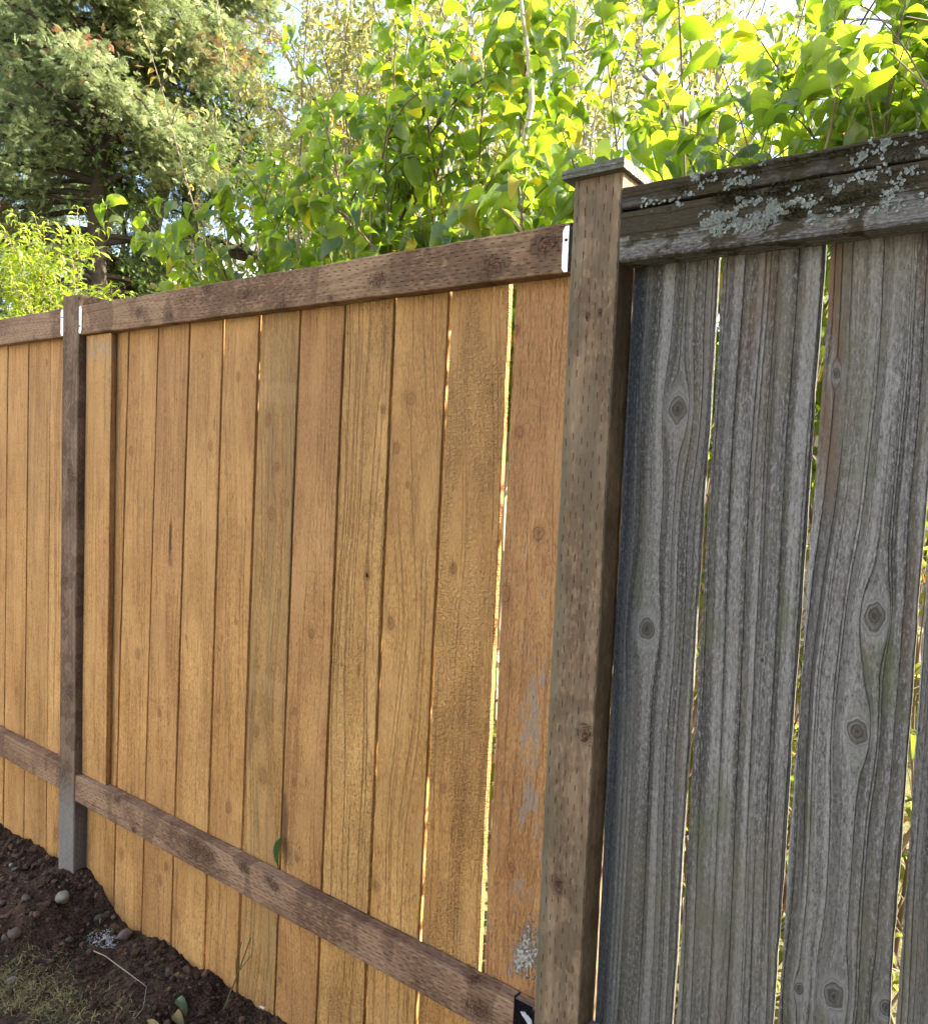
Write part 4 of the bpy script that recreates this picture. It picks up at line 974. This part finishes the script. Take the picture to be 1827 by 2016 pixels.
whitem = sidmat('white_trim', (.75, .75, .73), .3)
def house(loc, rotz, w_, d_, hw, hr, rm, wm, lab, eave=.35):
    e = empty('house', loc, lab, 'house', None); e.rotation_euler = (0, 0, rotz)
    m_ = MB(); m_.box((-w_/2, -d_/2, 0), (w_/2, d_/2, hw)); m_.add([(-w_/2, -d_/2, hw), (-w_/2, d_/2, hw), (-w_/2, 0, hw+hr*.93), (w_/2, -d_/2, hw), (w_/2, d_/2, hw), (w_/2, 0, hw+hr*.93)], [(0, 2, 1), (3, 4, 5)]); m_.obj('wall', wm, e, smooth=False)
    m_ = MB(); W = w_/2 + eave; D = d_/2 + eave; zl = hw - eave*hr/(d_/2); t = .07
    for s in (-1, 1):
        a = [(-W, s*D, zl), (W, s*D, zl), (W, 0, hw+hr), (-W, 0, hw+hr)]; b = [(x_, y_, z_+t) for x_, y_, z_ in a]
        m_.add(a+b, [(0, 1, 2, 3), (7, 6, 5, 4), (0, 4, 5, 1), (1, 5, 6, 2), (2, 6, 7, 3), (3, 7, 4, 0)])
    ro = m_.obj('roof', rm, e, smooth=False)
    for s in (-1, 1): m_ = MB(); m_.box((-W, s*D - .03, zl - .1), (W, s*D + .03, zl + .04)); m_.obj('fascia', whitem, e, smooth=False)
    for k in (-1, 1):
        for zz in ([1.2, 3.9] if hw > 4 else [1.2]):
            for s in (-1, 1):
                m_ = MB(); cx_ = k*w_*.25
                for (a, b) in (((cx_-.6, zz-.06), (cx_+.6, zz)), ((cx_-.6, zz+1.1), (cx_+.6, zz+1.17)), ((cx_-.6, zz), (cx_-.53, zz+1.1)), ((cx_+.53, zz), (cx_+.6, zz+1.1)), ((cx_-.03, zz), (cx_+.03, zz+1.1))):
                    y_ = s*d_/2; m_.box((a[0], min(y_, y_+s*.05), a[1]), (b[0], max(y_, y_+s*.05), b[1]))
                wn = m_.obj('window', whitem, e, smooth=False); m_ = MB(); m_.box((cx_-.53, min(s*d_/2, s*(d_/2+.02)), zz), (cx_+.53, max(s*d_/2, s*(d_/2+.02)), zz+1.1)); m_.obj('pane', glassm, wn, smooth=False)
    return e
house((1.6, 9.6, -.13), R(8), 8.5, 7.0, 3.2, 2.15, roofmat('dark_shingles', (.055, .045, .038), (.12, .10, .085), .14), sidmat('beige_siding', (.42, .38, .32)), 'house with a dark shingled roof seen over the old fence at the far right')
house((-21, 14.5, -.13), R(-25), 10, 8, 5.4, 2.0, roofmat('grey_shingles', (.30, .32, .34), (.42, .44, .46), .16), sidmat('pale_siding', (.68, .70, .72)), 'pale two-storey house with a light grey roof glimpsed under the mossy limb')

house((5.75, -4.3, -.13), R(90), 8.0, 8.5, 5.4, 2.2, roofmat('brown_shingles', (.07, .055, .045), (.13, .11, .09), .14), sidmat('brown_siding', (.06, .05, .04)), 'brown two-storey house on the near side of the fence, added out of view to the right to shade the posts')  # unseen house, added to keep the right-hand post faces dark
house((-9.6, -8.2, -.13), 0, 9.0, 9.0, 5.4, 2.2, roofmat('brown_shingles', (.07, .055, .045), (.13, .11, .09), .14), sidmat('cream_siding', (.78, .75, .70)), 'cream two-storey house on the near side of the fence, added out of view to the left to bounce light onto the fence')  # unseen house, added so its sunlit walls light the fence from the left
# ------------------------------------------------------------------ small things on the ground and the fence
def twig_obj(pts, r0, lab, mat, name='twig', branches=()):
    mb = MB(); mb.tube(pts, [r0*(1-.5*i/(len(pts)-1)) for i in range(len(pts))], 6, .7)
    for b in branches: mb.tube(b, [r0*.6, r0*.35] if len(b) == 2 else [r0*.6]*len(b), 5, .7)
    return tag(mb.obj(name, mat, loc=tuple(pts[0])), lab, 'twig')
def onground(px, py, dz=.004):
    p = gat(px, py, -.05)
    for _ in range(5): p = gat(px, py, ghigh(p.x, p.y) + dz)
    return p
straw_m = leaf_like_mat('dry_stalk', (.22, .185, .14), (.38, .33, .26), .8)
gstalk_m = leaf_like_mat('green_stalk', (.07, .075, .035), (.15, .15, .07), .8)
twig_obj([onground(185, 1872, .010), onground(208, 1882, .012), onground(232, 1900, .012), onground(262, 1922, .012), onground(289, 1942, .014)], .0018, 'pale bent dry stalk lying across the soil', straw_m,
         branches=[[onground(289, 1942, .014), onground(285, 1972, .01)], [onground(285, 1972, .01), onground(282, 1985, .008)], [onground(282, 1985, .008), onground(264, 2008, .006)]])
p0 = onground(415, 2030, 0.0); p1 = at(440, 1990, -.02); p2 = at(466, 1920, -.012)
twig_obj([p0, at(427, 2008, -.03), p1, at(468, 1923-5, -.012), at(482, 1880, -.01), at(494, 1846, -.006)], .0026, 'thin greenish forked stalk standing in front of the boards at the bottom', gstalk_m,
         branches=[[at(470, 1913, -.012), at(496, 1880, -.008)], [at(466, 1925, -.012), at(465, 1895, -.012), at(476, 1855, -.008)]])
# leaves lying on the soil
gleaf_m = leaf_mat('fallen_green_leaf', (.08, .13, .075), (.15, .22, .13), (.2, .3, .1), (.3, .4, .15), .2, .6, .3)
yleaf_m = leaf_mat('fallen_yellow_leaf', (.20, .15, .06), (.30, .24, .11), (.4, .3, .1), (.5, .4, .1), .2, .6, .3)
def fallen(px, py, size, mat, lab, d, n=(0.1, -.2, 1), dz=.010, temps=HEART, ti=2):
    p = onground(px, py, dz); TV, TF = temps[ti]
    o = scatter('fallen_leaf', [((0, 0, 0), d, n, size, .5)], [temps[ti]], mat, None, (0, 0, 0)); o.location = p
    return tag(o, lab, 'leaf', 'leaves lying on the ground')
fallen(348, 1968, .052, gleaf_m, 'large pale green leaf lying flat on the soil at the bottom', (1, -.05, 0.05), (0, -.25, 1), .016, OVAL, 3)
fallen(492, 1940+40, .03, gleaf_m, 'small pale green leaf in the weeds right of the large green leaf', (.6, .5, .2), (0, -.5, 1), .012) if False else None
fallen(345, 1995, .05, yleaf_m, 'yellow withered leaf just below the large green leaf', (1, -.3, 0.1), (0, -.4, 1), .014, OVAL, 1)
fallen(290, 2008, .055, yleaf_m, 'long yellow leaf at the bottom edge left of the withered one', (1, .1, 0.05), (0, -.5, 1), .014, LANCE, 2)
fallen(488, 1945, .030, gleaf_m, 'small pale green leaf in the weeds near the forked stalk', (.3, .6, .5), (0, -.9, .6), .014)
fallen(200, 1813-5, .022, yleaf_m, 'tiny dry leaf shred beside the brown pebbles', (.5, -.6, 0.3), (0, -.4, 1), .008, LANCE, 1)
# green leaf poking out of the crack above the bottom rail
p = at(556, 1648, .030)
o = scatter('stuck_leaf', [((0, 0, 0), (-.05, -.25, -1), (-.55, -.8, .1), .075, .2)], [leaf_template(6, 'lance', 1.8, .2, .02, 0, 3)], leaf_mat('stuck_leaf', (.05, .12, .05), (.10, .19, .08), (.1, .2, .05), (.15, .25, .08), .3, .4, .4), None); o.location = p
tag(o, 'green leaf poking out of the dark crack above the bottom rail', 'leaf')
# bit of white litter at the foot of the boards
p = onground(518, 1984, .006); m_ = MB(); V = [(-.010, -.004, 0), (.009, -.006, .003), (.011, .004, .006), (-.008, .005, .003)]
m_.add([(x_, y_, z_) for x_, y_, z_ in V] + [(x_, y_, z_+.0012) for x_, y_, z_ in V], [(0, 3, 2, 1), (4, 5, 6, 7), (0, 1, 5, 4), (1, 2, 6, 5), (2, 3, 7, 6), (3, 0, 4, 7)])
o = m_.obj('plastic_scrap', leaf_like_mat('white_plastic', (.6, .62, .68), (.8, .82, .88), .4), smooth=False); o.location = p
tag(o, 'small white plastic scrap at the foot of the boards', 'litter')
